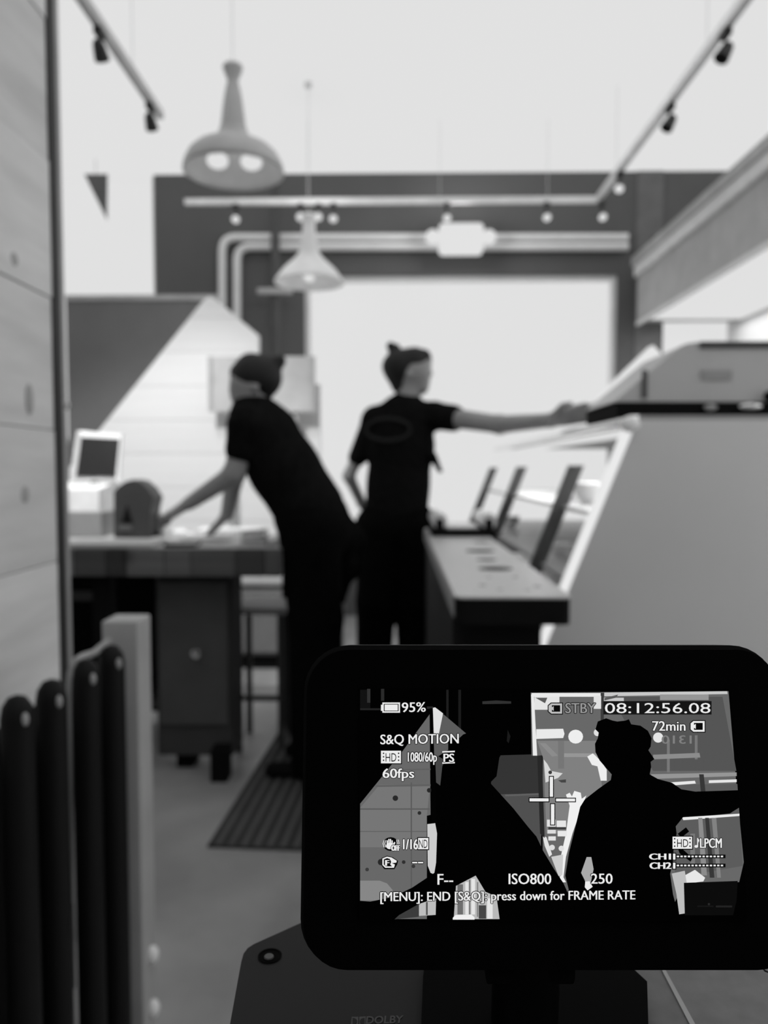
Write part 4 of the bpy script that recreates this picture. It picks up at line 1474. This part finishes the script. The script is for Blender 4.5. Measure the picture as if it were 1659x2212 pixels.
# memory card icons
for (x0, y0, x1, y1, gi) in ((1184, 1519, 1213, 1541, 190), (1490, 1557, 1520, 1580, 236)):
    ic += [(8, [(x0 - 2, y0 + 4), (x0 + 5, y0 - 2), (x1 + 2, y0 - 2), (x1 + 2, y1 + 2), (x0 + 5, y1 + 2), (x0 - 2, y1 - 4)]),
           (gi, [(x0, y0 + 5), (x0 + 6, y0), (x1, y0), (x1, y1), (x0 + 6, y1), (x0, y1 - 5)]),
           (10, [(x0 + 7, y0 + 4), (x1 - 4, y0 + 4), (x1 - 4, y1 - 4), (x0 + 7, y1 - 4)]),
           (gi, [(x0 + 3, (y0 + y1) / 2), (x0 + 11, y0 + 6), (x0 + 11, y1 - 6)])]
    flush('memory_card_icon')
# cross mark
ic += [(8, rect(1184.5, 1675, 1195.5, 1722)), (236, rect(1186.5, 1677, 1193.5, 1720)), (8, rect(1187, 1734, 1198.5, 1782)), (236, rect(1189, 1736, 1196.5, 1780)),
       (8, rect(1141, 1721.5, 1186, 1732)), (236, rect(1143, 1723.5, 1184, 1730)), (8, rect(1198, 1722, 1243, 1732)), (236, rect(1200, 1724, 1241, 1730))]
flush('cross_mark')
# audio meters
for y in (1848.5, 1868):
    ic += [(8, rect(1450, y - 8, 1459, y + 9)), (236, rect(1452, y - 6, 1457, y + 7)), (8, rect(1458, y - 4, 1565, y + 4))]
    x = 1460
    while x < 1560:
        ic.append((236, rect(x, y - 1.6, x + 5, y + 1.8)))
        x += 7.9
    flush('audio_meter')
# note
ic += [(236, circ(1502, 1827, 4, 3)), (236, rect(1504, 1809, 1506, 1827)), (236, [(1504, 1809), (1509, 1813), (1507, 1819), (1506, 1815)])]
flush('note_icon')
# shaking hand with brackets
ic += [(8, circ(844, 1822, 17, 15)), (236, circ(842, 1826, 8, 7))]
for q, x in enumerate((836.5, 840, 843.5, 847)):
    ic.append((236, rect(x - 1.3, 1811 + (q % 3 == 0) * 3, x + 1.3, 1826)))
ic += [(236, [(847, 1824), (852, 1817), (854, 1819), (850, 1828)])]
for x in (829, 832.5):
    ic.append((236, [(x, 1814), (x + 1.5, 1813), (x - .5, 1821), (x + 1.5, 1829), (x, 1829), (x - 2.3, 1821)]))
for x in (856, 859.5):
    ic.append((236, [(x, 1812), (x + 1.5, 1813), (x + 3, 1820), (x + 1, 1826), (x, 1825), (x + 1.2, 1820)]))
flush('steady_hand_icon')
# pointing hand with F
ic += [(8, [(824, 1852), (836, 1847), (848, 1850), (860, 1858), (858, 1866), (852, 1876), (830, 1876), (824, 1868)]),
       (236, [(826, 1853), (836, 1849), (846, 1851), (857, 1858), (856, 1862), (846, 1863), (853, 1866), (851, 1873), (832, 1873), (826, 1867)]),
       (12, [(829, 1855), (836, 1852), (842, 1854), (845, 1860), (843, 1866), (847, 1870), (833, 1870), (829, 1866)])]
flush('focus_hand_icon')

osd('HD', 833, 1626, 856, 1644, g=20, bold=.0, halo=False, w=.00086)
osd('ND', 905, 1812, 923, 1830, g=20, bold=.0, halo=False, w=.00086)
osd('HD', 1460, 1811, 1484, 1828, g=20, bold=.0, halo=False, w=.00086)
osd('F', 833, 1856, 840, 1868, bold=.03, halo=False, w=.00086)

# --- body under the screen
BTZ = .928


def at_z(px, py, z):
    d = .25
    for _ in range(30):
        p = P(px, py, d)
        d *= (CAM_Z - z) / (CAM_Z - p.z)
    return P(px, py, d)


M_BODY = mat('camcorder_grey', .008, .6, .2, var=.05, scale=300)
lp_ = [at_z(x, y, BTZ) for x, y in ((490, 2250), (521, 2078), (526, 2060), (535, 2048), (549, 2039), (640, 1998), (720, 1962), (940, 1962), (940, 2250))]
MB().prism(lp_, (0, 0, -.06)).build('body', M_BODY, cm_)
# screw recess
c = at_z(583, 2066, BTZ)
sc_ = MB().lathe(c + Vector((0, 0, .0001)), [(.0040, 0), (.0042, .0003), (.0036, .0003), (.0034, .0001), (0, .0001)], 20).build('screw_recess', M_BEZEL, cm_)
MB().lathe(c + Vector((-.0002, -.0008, .0003)), [(.0018, 0), (.0016, .0004), (0, .0004)], 12).build('screw', mat('screw_grey', .05, .4, .4), sc_)
# lettering on the body top
vs, fs = text_mesh('DOLBY', .02)
ax0, ax1 = min(v.x for v in vs), max(v.x for v in vs)
ay0, ay1 = min(v.y for v in vs), max(v.y for v in vs)
tm_ = MB()
tm_.add([at_z(792 + (v.x - ax0) / (ax1 - ax0) * 80 + (1 - (v.y - ay0) / (ay1 - ay0)) * -2, 2212 - (v.y - ay0) / (ay1 - ay0) * 17 - (v.x - ax0) / (ax1 - ax0) * 2, BTZ + .0002) for v in vs], fs)
tm_.build('lettering', mat('lettering_grey', .075, .6, .2), cm_)
lg = MB()
for pl in ([(758, 2213), (760, 2197), (774, 2197), (774, 2213)], [(776, 2213), (776, 2197), (790, 2196), (789, 2213)]):
    lg.prism([at_z(x, y, BTZ + .0001) for x, y in pl], (0, 0, .0001))
lgo = lg.build('logo_mark', mat('lettering_grey', .075, .6, .2), cm_)
lg = MB()
for sgn, xc in ((1, 761), (-1, 788)):
    lg.prism([at_z(xc + sgn * (.5 + 10 * math.cos(q)), 2206 + 7 * math.sin(q), BTZ + .0003) for q in np.linspace(-math.pi / 2, math.pi / 2, 9)], (0, 0, .00005))
lg.build('logo_cutout', M_BODY, lgo)
# hinge block in the middle
hb = [at_z(x, y, BTZ + .004) for x, y in ((908, 2260), (914, 2108), (930, 1990), (1300, 1990), (1372, 2096), (1398, 2120), (1402, 2260))]
MB().prism(hb, (0, 0, -.06)).build('hinge_block', M_BEZEL, cm_)
a, b = SW(1060, 2080, -.008), SW(1250, 2080, -.008)
MB().tube([a + Vector((0, .002, -.004)), b + Vector((0, .002, -.004))], .006, 18).build('hinge', M_BEZEL, cm_, True)
MB().tube([SW(1155, 2070, -.012), SW(1155, 2070, -.012) + Vector((0, .005, -.045))], .010, 18).build('swivel_post', M_BEZEL, cm_, True)
MB().box(*(lambda q: (q.x - .0015, q.x + .0008, q.y - .02, q.y + .02, BTZ + .0005, BTZ + .003))(at_z(934, 2160, BTZ)), b=.0005).build('seam_rib', mat('rib_grey', .02, .6, .2), cm_)
# lighter panel to the right
rp_ = [at_z(x, y, BTZ - .004) for x, y in ((1320, 2270), (1340, 2020), (1720, 2000), (1760, 2270))]
rpo = MB().prism(rp_, (0, 0, -.05)).build('side_panel', mat('panel_grey', .18, .6, .2, var=.12, scale=120), cm_)
rpo['label'] = 'grey textured side panel with a pale strip'
st_ = [at_z(x, y, BTZ - .0035) for x, y in ((1427, 2090), (1435, 2090), (1504, 2216), (1492, 2216))]
MB().prism(st_, (0, 0, -.0006)).build('pale_strip', mat('strip_pale', .40, .5, .3), rpo)
MB().tube([at_z(1640, 2080, BTZ + .002), at_z(1652, 2097, BTZ + .0015), at_z(1662, 2101, BTZ + .0015), at_z(1680, 2090, BTZ + .002)], .0003, 6).build('strap_cord', M_BEZEL, cm_, True)
